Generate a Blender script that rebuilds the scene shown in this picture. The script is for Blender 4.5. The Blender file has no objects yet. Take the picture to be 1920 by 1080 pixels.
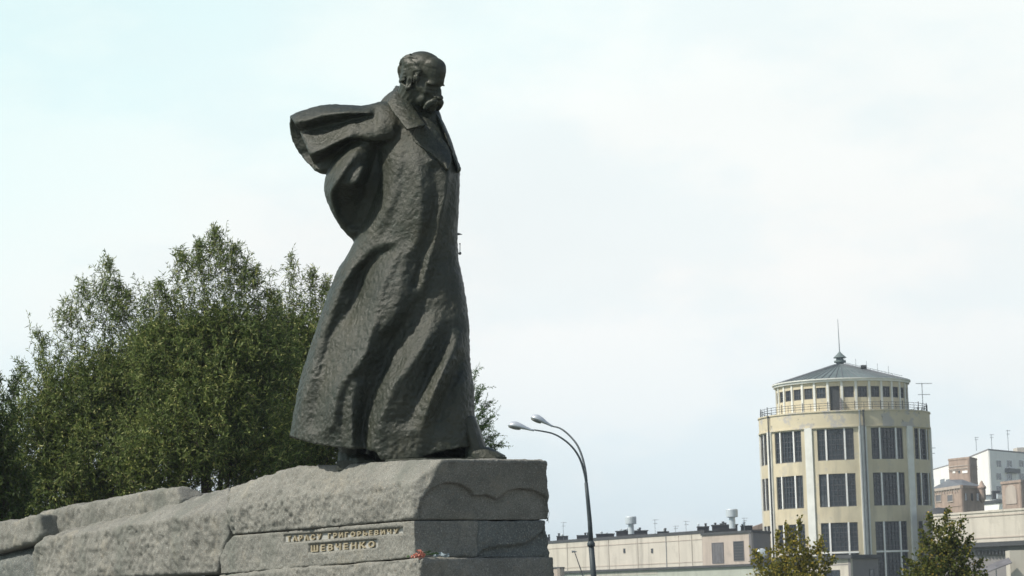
import bpy, bmesh, math, random
import numpy as np
from mathutils import Vector, Matrix
from mathutils.bvhtree import BVHTree
random.seed(7); RNG = np.random.RandomState(11)
SC = bpy.context.scene
COL = SC.collection

# ------------------------------------------------------------------ camera
FPX = 4500.0                       # focal length in photograph pixels (1920 wide)
TILT, ROLL = math.radians(7.2), math.radians(1.6)
CAM = np.array([0.0, 0.0, 1.6])
_f = np.array([0, math.cos(TILT), math.sin(TILT)])
_r0 = np.array([1.0, 0, 0]); _u0 = np.array([0, -math.sin(TILT), math.cos(TILT)])
_r = _r0*math.cos(ROLL) - _u0*math.sin(ROLL)
_u = _u0*math.cos(ROLL) + _r0*math.sin(ROLL)
cam_d = bpy.data.cameras.new('camera'); cam = bpy.data.objects.new('camera', cam_d); COL.objects.link(cam)
cam.matrix_world = Matrix(((_r[0], _u[0], -_f[0], CAM[0]), (_r[1], _u[1], -_f[1], CAM[1]), (_r[2], _u[2], -_f[2], CAM[2]), (0, 0, 0, 1)))
cam_d.sensor_width = 36; cam_d.lens = FPX/1920*36; cam_d.clip_start = 0.5; cam_d.clip_end = 5000
cam_d.dof.use_dof = True; cam_d.dof.focus_distance = 29.6; cam_d.dof.aperture_fstop = 9.0
SC.camera = cam

# ------------------------------------------------------------------ sky, sun, exposure
SUN = np.array([-0.92, -0.34, 1.10]); SUN /= np.linalg.norm(SUN)      # towards the sun
sun_el = math.asin(SUN[2]); sun_az = math.atan2(SUN[0], SUN[1])
w = bpy.data.worlds.new('World'); SC.world = w; w.use_nodes = True
nt = w.node_tree; nt.nodes.clear()
def N(t, **k):
    n = nt.nodes.new(t)
    for a, b in k.items(): setattr(n, a, b)
    return n
sky = N('ShaderNodeTexSky', sky_type='NISHITA', sun_disc=False, sun_elevation=sun_el, sun_rotation=sun_az,
        air_density=1.2, dust_density=2.5, ozone_density=1.5)
bg = N('ShaderNodeBackground'); bg.inputs['Strength'].default_value = SKY_STRENGTH = 0.10
tc = N('ShaderNodeTexCoord'); sep = N('ShaderNodeSeparateXYZ'); nt.links.new(tc.outputs['Generated'], sep.inputs[0])
# a thin high veil of cloud: near white low in the sky, breaking up into blue overhead
no = N('ShaderNodeTexNoise'); no.inputs['Scale'].default_value = 5.0; no.inputs['Detail'].default_value = 4; no.inputs['Roughness'].default_value = .45
mp = N('ShaderNodeMapping'); mp.inputs['Scale'].default_value = (1, 1, 2.2); mp.inputs['Location'].default_value = (.37, .2, .15)
nt.links.new(tc.outputs['Generated'], mp.inputs[0]); nt.links.new(mp.outputs[0], no.inputs['Vector'])
hz = N('ShaderNodeMapRange'); hz.inputs['From Min'].default_value = .26; hz.inputs['From Max'].default_value = .38
hz.inputs['To Min'].default_value = 1.0; hz.inputs['To Max'].default_value = .0
nt.links.new(sep.outputs['Z'], hz.inputs['Value'])
nr = N('ShaderNodeMapRange'); nr.inputs['From Min'].default_value = .30; nr.inputs['From Max'].default_value = .55
nr.inputs['To Min'].default_value = .93; nr.inputs['To Max'].default_value = 1.0
nt.links.new(no.outputs[0], nr.inputs['Value'])
mu = N('ShaderNodeMath', operation='MULTIPLY'); mu.use_clamp = True
nt.links.new(hz.outputs[0], mu.inputs[0]); nt.links.new(nr.outputs[0], mu.inputs[1])
# veil colour: bluish grey haze right at the horizon, white above it
cr = N('ShaderNodeValToRGB'); e = cr.color_ramp.elements
e.new(.5); e.new(.6)
for k_, (p_, c_) in enumerate(((0, (8.4, 9.5, 10.0)), (.06, (9.2, 9.9, 10.1)), (.13, (10.2, 10.3, 10.1)), (.27, (9.7, 10.4, 10.2)))):
    e[k_].position = p_; e[k_].color = c_+(1,)
nt.links.new(sep.outputs['Z'], cr.inputs[0])
# the veil turns pale cyan towards the upper left
ma = N('ShaderNodeVectorMath', operation='DOT_PRODUCT'); ma.inputs[1].default_value = (-.85, 0, 1.2); nt.links.new(tc.outputs['Generated'], ma.inputs[0])
mb_ = N('ShaderNodeMath', operation='MULTIPLY_ADD'); mb_.inputs[1].default_value = .30; nt.links.new(no.outputs[0], mb_.inputs[0]); nt.links.new(ma.outputs['Value'], mb_.inputs[2])
mc = N('ShaderNodeMapRange', interpolation_type='SMOOTHSTEP'); mc.inputs['From Min'].default_value = .33; mc.inputs['From Max'].default_value = .72; nt.links.new(mb_.outputs[0], mc.inputs['Value'])
n2 = N('ShaderNodeTexNoise'); n2.inputs['Scale'].default_value = 9; n2.inputs['Detail'].default_value = 6; n2.inputs['Roughness'].default_value = .55; nt.links.new(mp.outputs[0], n2.inputs['Vector'])
n2r = N('ShaderNodeMapRange', interpolation_type='SMOOTHSTEP'); n2r.inputs['From Min'].default_value = .42; n2r.inputs['From Max'].default_value = .62; nt.links.new(n2.outputs[0], n2r.inputs['Value'])
c2_ = N('ShaderNodeMix', data_type='RGBA', blend_type='MULTIPLY'); c2_.inputs[7].default_value = (.925, .965, .985, 1); nt.links.new(n2r.outputs[0], c2_.inputs[0]); nt.links.new(cr.outputs[0], c2_.inputs[6])
cy = N('ShaderNodeMix', data_type='RGBA', blend_type='MULTIPLY'); cy.inputs[7].default_value = (.80, .985, 1.0, 1); nt.links.new(mc.outputs[0], cy.inputs[0]); nt.links.new(c2_.outputs[2], cy.inputs[6])
mx = N('ShaderNodeMix', data_type='RGBA')
nt.links.new(mu.outputs[0], mx.inputs[0]); nt.links.new(sky.outputs[0], mx.inputs[6]); nt.links.new(cy.outputs[2], mx.inputs[7])
out = N('ShaderNodeOutputWorld')
nt.links.new(mx.outputs[2], bg.inputs['Color']); nt.links.new(bg.outputs[0], out.inputs[0])

sl = bpy.data.lights.new('sun', 'SUN'); so = bpy.data.objects.new('sun', sl); COL.objects.link(so)
sl.energy = 5.0; sl.angle = math.radians(.55); sl.color = (1, .93, .82)
so.rotation_euler = Vector(-SUN).to_track_quat('-Z', 'Y').to_euler(); so.location = (-20, 0, 60)
SC.view_settings.view_transform = 'Standard'; SC.view_settings.look = 'None'; SC.view_settings.gamma = 1
SC.view_settings.use_curve_mapping = False; SC.view_settings.exposure = 0.0
SC.cycles.max_bounces = 6; SC.cycles.diffuse_bounces = 3; SC.cycles.transparent_max_bounces = 8

# ------------------------------------------------------------------ helpers
def P(x, y, Y):
    """point of the place seen at photograph pixel (x, y) at ground distance Y"""
    d = _f + _r*((x-960)/FPX) + _u*((540-y)/FPX)
    return CAM + d*(Y/d[1])
def PA(x, y, Y):                       # same for arrays
    x, y, Y = np.broadcast_arrays(np.asarray(x, float), np.asarray(y, float), np.asarray(Y, float))
    d = _f + _r*((x-960)/FPX)[..., None] + _u*((540-y)/FPX)[..., None]
    return CAM + d*(Y/d[..., 1])[..., None]
def px_of(p):
    q = np.asarray(p) - CAM
    dz = q@_f
    return np.stack([960 + FPX*(q@_r)/dz, 540 - FPX*(q@_u)/dz], -1)
def ray(x, y):
    d = _f + _r*((x-960)/FPX) + _u*((540-y)/FPX); return d/np.linalg.norm(d)

def hash3(i):
    i = i.astype(np.int64)
    h = (i[..., 0]*73856093) ^ (i[..., 1]*19349663) ^ (i[..., 2]*83492791)
    h = (h ^ (h >> 13))*1274126177 & 0x7fffffff
    h = (h ^ (h >> 16)) & 0xffff
    return h/65535.0
def vnoise(p):
    i = np.floor(p); f = p-i; f = f*f*(3-2*f); r = 0
    for a in (0, 1):
        for b in (0, 1):
            for c in (0, 1):
                wgt = (f[..., 0] if a else 1-f[..., 0])*(f[..., 1] if b else 1-f[..., 1])*(f[..., 2] if c else 1-f[..., 2])
                r = r + wgt*hash3(i+np.array([a, b, c]))
    return r*2-1
def fbm(p, scale, octv=4, rough=.5, seed=0.0):
    p = np.asarray(p)*scale + seed*17.3 + 3.1
    a, s, r = 1.0, 0, 0
    for k in range(octv):
        r = r + a*vnoise(p); s += a; a *= rough; p = p*2.03 + 11.7
    return r/s

def new_mesh(name, verts, faces, smooth=False):
    me = bpy.data.meshes.new(name); me.from_pydata([tuple(v) for v in verts], [], faces)
    me.validate(); me.update()
    if smooth: me.polygons.foreach_set('use_smooth', [True]*len(me.polygons))
    return me
def quads_mesh(name, V, nq):
    """V: (nq*4, 3) vertices, one quad for each four"""
    me = bpy.data.meshes.new(name)
    me.vertices.add(nq*4); me.vertices.foreach_set('co', V.astype(np.float32).ravel())
    me.loops.add(nq*4); me.loops.foreach_set('vertex_index', np.arange(nq*4, dtype=np.int32))
    me.polygons.add(nq); me.polygons.foreach_set('loop_start', np.arange(0, nq*4, 4, dtype=np.int32))
    me.polygons.foreach_set('loop_total', np.full(nq, 4, dtype=np.int32))
    me.update(calc_edges=True); return me
def link(me, name, mat=None, parent=None, smooth=None):
    o = bpy.data.objects.new(name, me); COL.objects.link(o)
    if mat is not None:
        me.materials.clear(); me.materials.append(mat)
    if parent is not None: o.parent = parent
    if smooth is not None: me.polygons.foreach_set('use_smooth', [smooth]*len(me.polygons))
    return o
def thing(name, loc, label, cat, group=None, rz=0):
    o = bpy.data.objects.new(name, None); COL.objects.link(o); o.location = tuple(loc); o.rotation_euler = (0, 0, rz)
    o.empty_display_size = .3
    o['label'] = label; o['category'] = cat
    if group: o['group'] = group
    return o
def tag(o, label=None, cat=None, group=None, kind=None):
    if label: o['label'] = label
    if cat: o['category'] = cat
    if group: o['group'] = group
    if kind: o['kind'] = kind
    return o
def local(o, parent):
    """put world-space mesh data of o into the frame of its parent (parent has location and z rotation only)"""
    M = Matrix.Translation(parent.location) @ parent.rotation_euler.to_matrix().to_4x4()
    o.data.transform(M.inverted()); o.parent = parent; return o
def part(me, name, mat, parent, smooth=None):
    return local(link(me, name, mat, None, smooth), parent)

class MB:
    """collects solid shapes into one mesh"""
    def __init__(s): s.v = []; s.f = []
    def add(s, V, F):
        n = len(s.v); s.v += [tuple(map(float, p)) for p in V]; s.f += [tuple(i+n for i in q) for q in F]
        return s
    def box(s, c, sz, R=None):
        x, y, z = [a/2 for a in sz]
        V = np.array([(-x,-y,-z),(x,-y,-z),(x,y,-z),(-x,y,-z),(-x,-y,z),(x,-y,z),(x,y,z),(-x,y,z)])
        if R is not None: V = V@np.asarray(R).T
        return s.add(V+np.asarray(c), [(0,3,2,1),(4,5,6,7),(0,1,5,4),(1,2,6,5),(2,3,7,6),(3,0,4,7)])
    def tube(s, pts, rad, n=8, cap=True):
        pts = [np.asarray(p, float) for p in pts]; rad = rad if hasattr(rad, '__len__') else [rad]*len(pts)
        V = []; m = len(pts)
        for i, p in enumerate(pts):
            t = pts[min(i+1, m-1)]-pts[max(i-1, 0)]; t = t/(np.linalg.norm(t)+1e-9)
            a = np.array([0, 0, 1.]) if abs(t[2]) < .9 else np.array([1., 0, 0])
            u = np.cross(t, a); u /= np.linalg.norm(u); v = np.cross(t, u)
            for k in range(n):
                an = 2*math.pi*k/n; V.append(p+rad[i]*(u*math.cos(an)+v*math.sin(an)))
        F = []
        for i in range(m-1):
            for k in range(n):
                a, b = i*n+k, i*n+(k+1) % n; F.append((a, b, b+n, a+n))
        if cap: F.append(tuple(range(n))[::-1]); F.append(tuple((m-1)*n+k for k in range(n)))
        return s.add(V, F)
    def lathe(s, c, prof, n=24):
        """prof: (radius, z) from the bottom up"""
        V = []; F = []; m = len(prof)
        for r, z in prof:
            for k in range(n):
                an = 2*math.pi*k/n; V.append((c[0]+r*math.cos(an), c[1]+r*math.sin(an), c[2]+z))
        for i in range(m-1):
            for k in range(n):
                a, b = i*n+k, i*n+(k+1) % n; F.append((a, b, b+n, a+n))
        F.append(tuple(range(n))[::-1]); F.append(tuple((m-1)*n+k for k in range(n)))
        return s.add(V, F)
    def prism(s, poly, ext):
        """poly: points of one face in order; ext: vector to the opposite face"""
        n = len(poly); poly = [np.asarray(p, float) for p in poly]; ext = np.asarray(ext, float)
        F = [tuple(range(n))[::-1], tuple(range(n, 2*n))] + [(k, (k+1) % n, n+(k+1) % n, n+k) for k in range(n)]
        return s.add(poly+[p+ext for p in poly], F)
    def mesh(s, name='mesh', fix=True):
        me = bpy.data.meshes.new(name); me.from_pydata(s.v, [], s.f); me.update()
        if fix:
            bm = bmesh.new(); bm.from_mesh(me); bmesh.ops.recalc_face_normals(bm, faces=bm.faces); bm.to_mesh(me); bm.free()
        return me
    def build(s, name, mat, parent=None, smooth=False):
        return part(s.mesh(name), name, mat, parent, smooth) if parent is not None else link(s.mesh(name), name, mat, None, smooth)

def remesh(me, size, smooth_it=0, fac=.5):
    o = bpy.data.objects.new('tmp', me); COL.objects.link(o)
    m = o.modifiers.new('r', 'REMESH'); m.mode = 'VOXEL'; m.voxel_size = size
    if smooth_it:
        k = o.modifiers.new('s', 'SMOOTH'); k.iterations = smooth_it; k.factor = fac
    dg = bpy.context.evaluated_depsgraph_get()
    r = bpy.data.meshes.new_from_object(o.evaluated_get(dg)); bpy.data.objects.remove(o)
    return r
def get_co(me):
    a = np.empty(len(me.vertices)*3, np.float32); me.vertices.foreach_get('co', a); return a.reshape(-1, 3).astype(float)
def get_no(me):
    a = np.empty(len(me.vertices)*3, np.float32); me.vertices.foreach_get('normal', a); return a.reshape(-1, 3).astype(float)
def set_co(me, a):
    me.vertices.foreach_set('co', a.astype(np.float32).ravel()); me.update()
def hull_mesh(pts):
    bm = bmesh.new()
    for p in pts: bm.verts.new(tuple(p))
    bmesh.ops.convex_hull(bm, input=bm.verts)
    loose = [v for v in bm.verts if not v.link_faces]
    bmesh.ops.delete(bm, geom=loose, context='VERTS')
    me = bpy.data.meshes.new('hull'); bm.to_mesh(me); bm.free(); return me

# ------------------------------------------------------------------ materials
MATS = {}
class MT:
    def __init__(s, name):
        s.m = bpy.data.materials.new(name); s.m.use_nodes = True; s.t = s.m.node_tree; s.t.nodes.clear()
        s.out = s.n('ShaderNodeOutputMaterial'); s.b = s.n('ShaderNodeBsdfPrincipled'); s.l(s.b.outputs[0], s.out.inputs[0])
        s.tc = s.n('ShaderNodeTexCoord'); MATS[name] = s.m
    def n(s, t, **k):
        q = s.t.nodes.new(t)
        for a, b in k.items(): setattr(q, a, b)
        return q
    def l(s, a, b): s.t.links.new(a, b)
    def noise(s, scale, detail=4, rough=.5, sc3=None):
        q = s.n('ShaderNodeTexNoise'); q.inputs['Scale'].default_value = scale; q.inputs['Detail'].default_value = detail
        q.inputs['Roughness'].default_value = rough
        if sc3:
            mm = s.n('ShaderNodeMapping'); mm.inputs['Scale'].default_value = sc3
            s.l(s.tc.outputs['Object'], mm.inputs[0]); s.l(mm.outputs[0], q.inputs['Vector'])
        else: s.l(s.tc.outputs['Object'], q.inputs['Vector'])
        return q.outputs[0]
    def ramp(s, src, stops):
        q = s.n('ShaderNodeValToRGB'); e = q.color_ramp.elements
        while len(e) < len(stops): e.new(.5)
        for k, (p, c) in enumerate(stops):
            e[k].position = p; e[k].color = tuple(c)+(1,) if hasattr(c, '__len__') else (c, c, c, 1)
        s.l(src, q.inputs[0]); return q.outputs[0]
    def mix(s, f, a, b, mode='MIX'):
        q = s.n('ShaderNodeMix', data_type='RGBA', blend_type=mode)
        for i, x in ((0, f), (6, a), (7, b)):
            if isinstance(x, (int, float)): q.inputs[i].default_value = x if i == 0 else (x, x, x, 1)
            elif isinstance(x, tuple): q.inputs[i].default_value = x+(1,)
            else: s.l(x, q.inputs[i])
        return q.outputs[2]
    def col(s, x):
        if isinstance(x, tuple): s.b.inputs['Base Color'].default_value = x+(1,)
        else: s.l(x, s.b.inputs['Base Color'])
        return s
    def bump(s, src, strength=.4, dist=.02):
        q = s.n('ShaderNodeBump'); q.inputs['Strength'].default_value = strength; q.inputs['Distance'].default_value = dist
        s.l(src, q.inputs['Height'])
        if s.b.inputs['Normal'].is_linked: s.l(s.b.inputs['Normal'].links[0].from_socket, q.inputs['Normal'])
        s.l(q.outputs[0], s.b.inputs['Normal']); return s
    def set(s, **k):
        for a, v in k.items(): s.b.inputs[a.replace('_', ' ')].default_value = v
        return s

def mat_plain(name, c, rough=.7, var=.25, scale=6, metal=0, spec=.3, bump=0, stain=0):
    m = MT(name); n = m.noise(scale, 5, .6)
    lo = tuple(x*(1-var) for x in c); hi = tuple(min(1, x*(1+var)) for x in c)
    cc_ = m.ramp(n, [(.3, lo), (.7, hi)])
    if stain:
        cc_ = m.mix(m.ramp(m.noise(.9, 7, .68, (1, 1, .10)), [(.50, 0.), (.68, stain)]), cc_, tuple(x*.62 for x in c))
        cc_ = m.mix(m.ramp(m.noise(.45, 7, .65), [(.55, 0.), (.62, stain*.8)]), cc_, tuple(x*.80 for x in c))
    m.col(cc_); m.set(Roughness=rough, Metallic=metal); m.b.inputs['Specular IOR Level'].default_value = spec
    if bump: m.bump(m.noise(scale*6, 4), bump, .01)
    return m.m

# granite: grey with light, dark and warm grains, mossy and dusty patches
def mat_granite(name, base=(.212, .214, .192), rough=.88):
    m = MT(name)
    big = m.noise(1.6, 6, .65); c = m.ramp(big, [(.3, tuple(x*.78 for x in base)), (.7, tuple(x*1.15 for x in base))])
    g = m.noise(70, 5, .75); c = m.mix(m.ramp(g, [(.42, .55), (.50, 0.)]), c, (.075, .08, .078))
    g2 = m.noise(55, 5, .75, (1, 1, 1.01)); c = m.mix(m.ramp(g2, [(.54, 0.), (.64, .7)]), c, (.40, .41, .38))
    g3 = m.noise(31, 5, .7, (1.02, 1, 1)); c = m.mix(m.ramp(g3, [(.58, 0.), (.66, .40)]), c, (.30, .235, .17))
    st = m.noise(5, 7, .7); c = m.mix(m.ramp(st, [(.52, 0.), (.68, .5)]), c, (.115, .122, .112))
    c = m.mix(m.ramp(m.noise(2.2, 5, .65), [(.56, 0.), (.68, .35)]), c, (.33, .31, .25))
    c = m.mix(m.ramp(m.noise(1.1, 6, .6, (1, 1, .35)), [(.54, 0.), (.66, .45)]), c, (.115, .13, .115))
    m.col(c); m.set(Roughness=rough); m.b.inputs['Specular IOR Level'].default_value = .08
    m.bump(m.noise(40, 6, .7), .55, .015); m.bump(m.noise(12, 6, .65), .5, .03)
    return m.m
GRANITE = mat_granite('granite')
GRANITE_D = mat_granite('granite_dark', (.15, .165, .158))  # darker, cooler granite for some blocks and the base
m = MT('polished_granite'); m.col(m.ramp(m.noise(60, 4, .6), [(.3, (.27, .28, .27)), (.7, (.40, .40, .37))])); m.set(Roughness=.5)
m = MT('gilt_lettering'); m.col(m.ramp(m.noise(40, 3), [(.3, (.30, .25, .16)), (.7, (.46, .40, .28))])); m.set(Roughness=.45, Metallic=.35)
# bronze with an olive-brown patina, hammered
def mat_bronze(name, k=1.0, rough=.42, bumps=1.0):
    m = MT(name)
    c = m.ramp(m.noise(1.2, 6, .6), [(.3, (.023*k, .031*k, .023*k)), (.55, (.039*k, .045*k, .032*k)), (.75, (.064*k, .064*k, .042*k))])
    c = m.mix(m.ramp(m.noise(6, 6, .7), [(.55, 0.), (.75, .5)]), c, (.034*k, .056*k, .044*k))
    c = m.mix(m.ramp(m.noise(2.3, 6, .7, (1, 1, .25)), [(.58, 0.), (.72, .45)]), c, (.085*k, .085*k, .062*k))
    m.col(c); m.b.inputs['Specular IOR Level'].default_value = .40
    r = m.ramp(m.noise(5, 4), [(.3, rough-.08), (.7, rough+.12)]); m.l(r, m.b.inputs['Roughness'])
    m.set(Metallic=.0)
    v = m.n('ShaderNodeTexVoronoi', feature='SMOOTH_F1'); v.inputs['Scale'].default_value = 30; v.inputs['Smoothness'].default_value = .6
    wv = m.n('ShaderNodeMix', data_type='RGBA'); wv.inputs[0].default_value = .12
    nn = m.n('ShaderNodeTexNoise'); nn.inputs['Scale'].default_value = 4; m.l(m.tc.outputs['Object'], nn.inputs['Vector'])
    m.l(m.tc.outputs['Object'], wv.inputs[6]); m.l(nn.outputs['Color'], wv.inputs[7]); m.l(wv.outputs[2], v.inputs['Vector'])
    m.bump(v.outputs['Distance'], .18*bumps, .02); m.bump(m.noise(27, 6, .72), .62*bumps, .024)
    return m.m
BRONZE = mat_bronze('bronze', .84); BRONZE_S = mat_bronze('bronze_smooth', .85, .48, .35)
# ================================================================== ground
def sheet(name, x0, x1, y0, y1, z, mat):
    o = link(new_mesh(name, [(x0, y0, z), (x1, y0, z), (x1, y1, z), (x0, y1, z)], [(0, 1, 2, 3)]), name, mat)
    o['kind'] = 'structure'; return o
m = MT('grass_mat'); m.col(m.ramp(m.noise(.8, 6, .6), [(.3, (.045, .065, .022)), (.7, (.09, .105, .04))])); m.set(Roughness=.9); m.bump(m.noise(8, 5), .6, .08)
sheet('ground', -2500, 2500, -300, 4500, -.004, MATS['grass_mat'])
m = MT('paving_mat'); m.col(m.ramp(m.noise(1.5, 6, .6), [(.3, (.075, .073, .07)), (.7, (.11, .105, .10))])); m.set(Roughness=.85); m.bump(m.noise(12, 5), .4, .02)
sheet('plaza_paving', -14, 14, 10, 40, 0.0, MATS['paving_mat'])
m = MT('asphalt_mat'); m.col(m.ramp(m.noise(2, 6, .6), [(.3, (.04, .04, .042)), (.7, (.065, .063, .06))])); m.set(Roughness=.8)
sheet('road', -300, 300, 88, 104, 0.0, MATS['asphalt_mat'])

# ================================================================== pedestal of rough granite blocks
def YL(x): return 26.57/(1+1.43*(x-960)/FPX)          # plane of the long lit face
def YR(x): return 28.998/(1-.7*(x-960)/FPX)           # plane of the shaded end face
BACK = np.array([.819, .574, 0])                      # into the block from the lit face
NL, NR = np.array([-.819, -.574, 0]), np.array([.574, -.819, 0])
def LP(x, y, inn=0.0): return P(x, y, YL(x)+inn)
def RP(x, y, inn=0.0): return P(x, y, YR(x)+inn)
def interp(x, pts):
    xs = [p[0] for p in pts]; return np.interp(x, xs, [p[1] for p in pts])
ped = thing('pedestal', (0.2, 30.3, 0), 'long stepped pedestal of rough grey granite blocks carrying the bronze figure', 'pedestal')

def stone(pts, size=.03, rough=.03, seed=0, mat=None, carve=None, label=None, sm=0):
    cc = np.mean(pts, 0); me = remesh(hull_mesh([q_+(q_-cc)/np.linalg.norm(q_-cc)*.012 for q_ in pts]), size, sm, .5)
    co = get_co(me); no = get_no(me)
    lit = np.clip(no@NL, 0, 1); shd = np.clip(no@NR, 0, 1)
    d = fbm(co, 1.6, 3, .5, seed)*rough*1.0 + fbm(co, 6.5, 4, .6, seed+5)*rough*.95
    r = 1-np.abs(fbm(co, 3.2, 3, .5, seed+9))*2                     # chipped ridges
    r2 = 1-np.abs(fbm(co, 9.5, 3, .55, seed+13))*2; r3 = 1-np.abs(fbm(co, 19, 2, .5, seed+3))*2
    d = d + (r-.4)*rough*.5 + ((r2-.5)*rough*.75 + (r3-.5)*rough*.42)*np.where(no[:, 2] > .5, .35, 1); d = d*np.where(no[:, 2] < -.3, .25, 1)
    d = d*(1-.55*shd)*(1-.45*np.clip(no[:, 2], 0, 1)*(px_of(co)[:, 0] > 600))
    if carve is not None: d = d + carve(co, no)
    set_co(me, co + no*d[:, None])
    o = part(me, 'stone', mat or GRANITE, ped, True)
    if label: o['label'] = label
    return o

# top course -----------------------------------------------------------
low = [(431, 956), (470, 948), (560, 935), (660, 922), (778, 905)]
top = [(436, 917), (470, 902), (500, 891), (530, 884), (560, 879), (640, 872), (760, 866), (828, 862)]
def rightcap(x): return YR(x)
pts = [LP(*p) for p in low] + [P(x, y, YL(x)+.45-.10*max(0, (x-700)/130)) for x, y in top]
pts += [RP(778, 905), RP(830, 863), RP(1015, 863), RP(1022, 900), RP(1027, 974), RP(775, 974), LP(775, 974), LP(437, 1002), LP(431, 985)]
base_pts = list(pts)
pts += [p+BACK*1.5 for p in base_pts[5:13]] + [p+BACK*2.1 for p in (LP(437, 1002), LP(431, 980))] + [RP(1015, 863)+np.array([-.57, .82, 0])*2.0, RP(1027, 974)+np.array([-.57, .82, 0])*2.0]
ARC1 = [(785, 940), (800, 922), (820, 909), (838, 905), (850, 912), (868, 922), (885, 928), (905, 928), (920, 933), (934, 942), (945, 932), (955, 922), (968, 917), (985, 917), (1000, 925), (1015, 945), (1025, 962)]
ARC2 = [(895, 1043), (902, 1036), (915, 1028), (935, 1024), (960, 1022), (985, 1020), (1002, 1010), (1015, 998), (1024, 985), (1032, 985)]
CIRC = [(843, 961, 56), (904, 976, 48), (980, 987, 70)]
def carve_arc(arc, depth, fade):
    def f(co, no):
        q = px_of(co)
        if arc is ARC1: ya = np.min([cy_-np.sqrt(np.clip(r_*r_-(q[:, 0]-cx_)**2, 0, None)) for cx_, cy_, r_ in CIRC], 0) + 2.5*fbm(co, 8, 3, .6, 4)
        else: ya = interp(q[:, 0], arc) + 3*fbm(co, 8, 3, .6, 4)
        inside = (q[:, 0] > arc[0][0]) & (q[:, 0] < arc[-1][0]); t = (q[:, 1]-ya)
        g = np.clip(t/1.8, 0, 1)*np.exp(-np.clip(t, 0, None)/fade)*(1+.35*fbm(co, 7, 3, .6, 8))
        return -depth*g*np.clip((no@NR-.5)*4, 0, 1)*inside
    return f
ca1 = carve_arc(ARC1, .065, 30.)
stone(pts, .021, .034, 1, GRANITE, ca1, 'largest top block with split end face under the statue')

# second course: inscription block and shaded end block ----------------
STRIPS = [((531.7, 1004.5), (754.5, 989.5), (754.5, 999.5), (531.7, 1017)), ((579, 1021.5), (706.7, 1012.5), (706.2, 1026.5), (579, 1036))]
def in_strip(q):
    s = np.zeros(len(q))
    for a, b, c, d in STRIPS:
        u = (q[:, 0]-a[0])/(b[0]-a[0]); yt = a[1]+(b[1]-a[1])*u; yb = d[1]+(c[1]-d[1])*u
        e = np.minimum(np.minimum(q[:, 1]-yt+1.2, yb+1.2-q[:, 1]), np.minimum(q[:, 0]-a[0]+1.2, b[0]+1.2-q[:, 0]))
        s = np.maximum(s, np.clip(e/1.6, 0, 1))
    return s
def carve_text(co, no):
    q = px_of(co); s = in_strip(q)*(no@NL > .4)
    return -.062*s
def stone_text(pts, size, rough, seed):
    cc = np.mean(pts, 0); me = remesh(hull_mesh([q_+(q_-cc)/np.linalg.norm(q_-cc)*.012 for q_ in pts]), size, 0, .5); co = get_co(me); no = get_no(me); q = px_of(co)
    s = in_strip(q)*(no@NL > .4)
    near = np.clip(1-np.minimum(np.hypot((q[:, 0]-645)/150, (q[:, 1]-1012)/30), 2)/1.3, 0, 1)
    d = fbm(co, 1.6, 3, .5, seed)*rough*.5 + fbm(co, 6.5, 4, .6, seed+5)*rough*.6 + (.5-np.abs(fbm(co, 10, 3, .55, seed))*2)*rough*.4 + (.5-np.abs(fbm(co, 21, 2, .5, seed+1))*2)*rough*.25
    d = d*(1-.6*near)*(1-s)*np.where(np.abs(no[:, 2]) > .3, .25, 1) - .055*s
    set_co(me, co+no*d[:, None]); o = part(me, 'stone', GRANITE, ped, True)
    o['label'] = 'block carved with two lines of gilt lettering'
    return o
pts = [LP(438, 1004.5), LP(775, 976.5), RP(775, 976.5), RP(893.5, 976.5), RP(893.5, 1045), RP(778, 1045), LP(776, 1045), LP(520, 1068), LP(414, 1076), LP(414, 1046), LP(424, 1020)]
pts += [p+BACK*1.2 for p in (LP(438, 1007), LP(414, 1074))] + [RP(893, y)+np.array([-.57, .82, 0])*1.2 for y in (979, 1043)]
stone_text(pts, .0165, .026, 2)
pts = [RP(894.7, 976.5), RP(1021, 976.5), RP(1030, 1045), RP(894.7, 1045)]
pts = pts + [p+np.array([-.57, .82, 0])*1.7 for p in pts]
stone(pts, .021, .026, 3, GRANITE_D, carve_arc(ARC2, .08, 22.), 'small end block with a scalloped break')

# third course ----------------------------------------------------------
def GL(x, y): return P(x, y, YL(x)-.16)
pts = [LP(413, 1079), GL(560, 1066), GL(700, 1054), GL(792, 1047), RP(806, 1046, -.14), RP(1037, 1045, -.14), RP(1040, 1140, -.14), RP(806, 1140, -.14), GL(780, 1140), LP(413, 1165)]
pts += [p+BACK*1.5 for p in (LP(413, 1079), GL(560, 1065), LP(413, 1165))] + [RP(1037, 1045.5)+np.array([-.57, .82, 0])*2, RP(1040, 1140)+np.array([-.57, .82, 0])*2]
stone(pts, .021, .028, 5, GRANITE, None, 'bottom ledge block with a broken corner')
# big boulder-like block to the left
pts = [LP(74, 1022), LP(84, 1012), LP(150, 1000), LP(240, 986), LP(340, 969), LP(424, 959), LP(428, 966), LP(427, 1005, .03), LP(409, 1046, .03), LP(405, 1075, .03), LP(70, 1090), LP(66, 1040)]
pts += [P(x, y, YL(x)+1.15) for x, y in ((85, 1007), (200, 978), (340, 942), (380, 932), (428, 918))]
pts += [P(x, y, YL(x)+2.2) for x, y in ((85, 1007), (340, 946), (428, 922))] + [LP(74, 1090)+BACK*1.5, LP(408, 1075)+BACK*1.5]
stone(pts, .034, .045, 6, GRANITE, None, 'broad boulder-like block with a sloping top')
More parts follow.
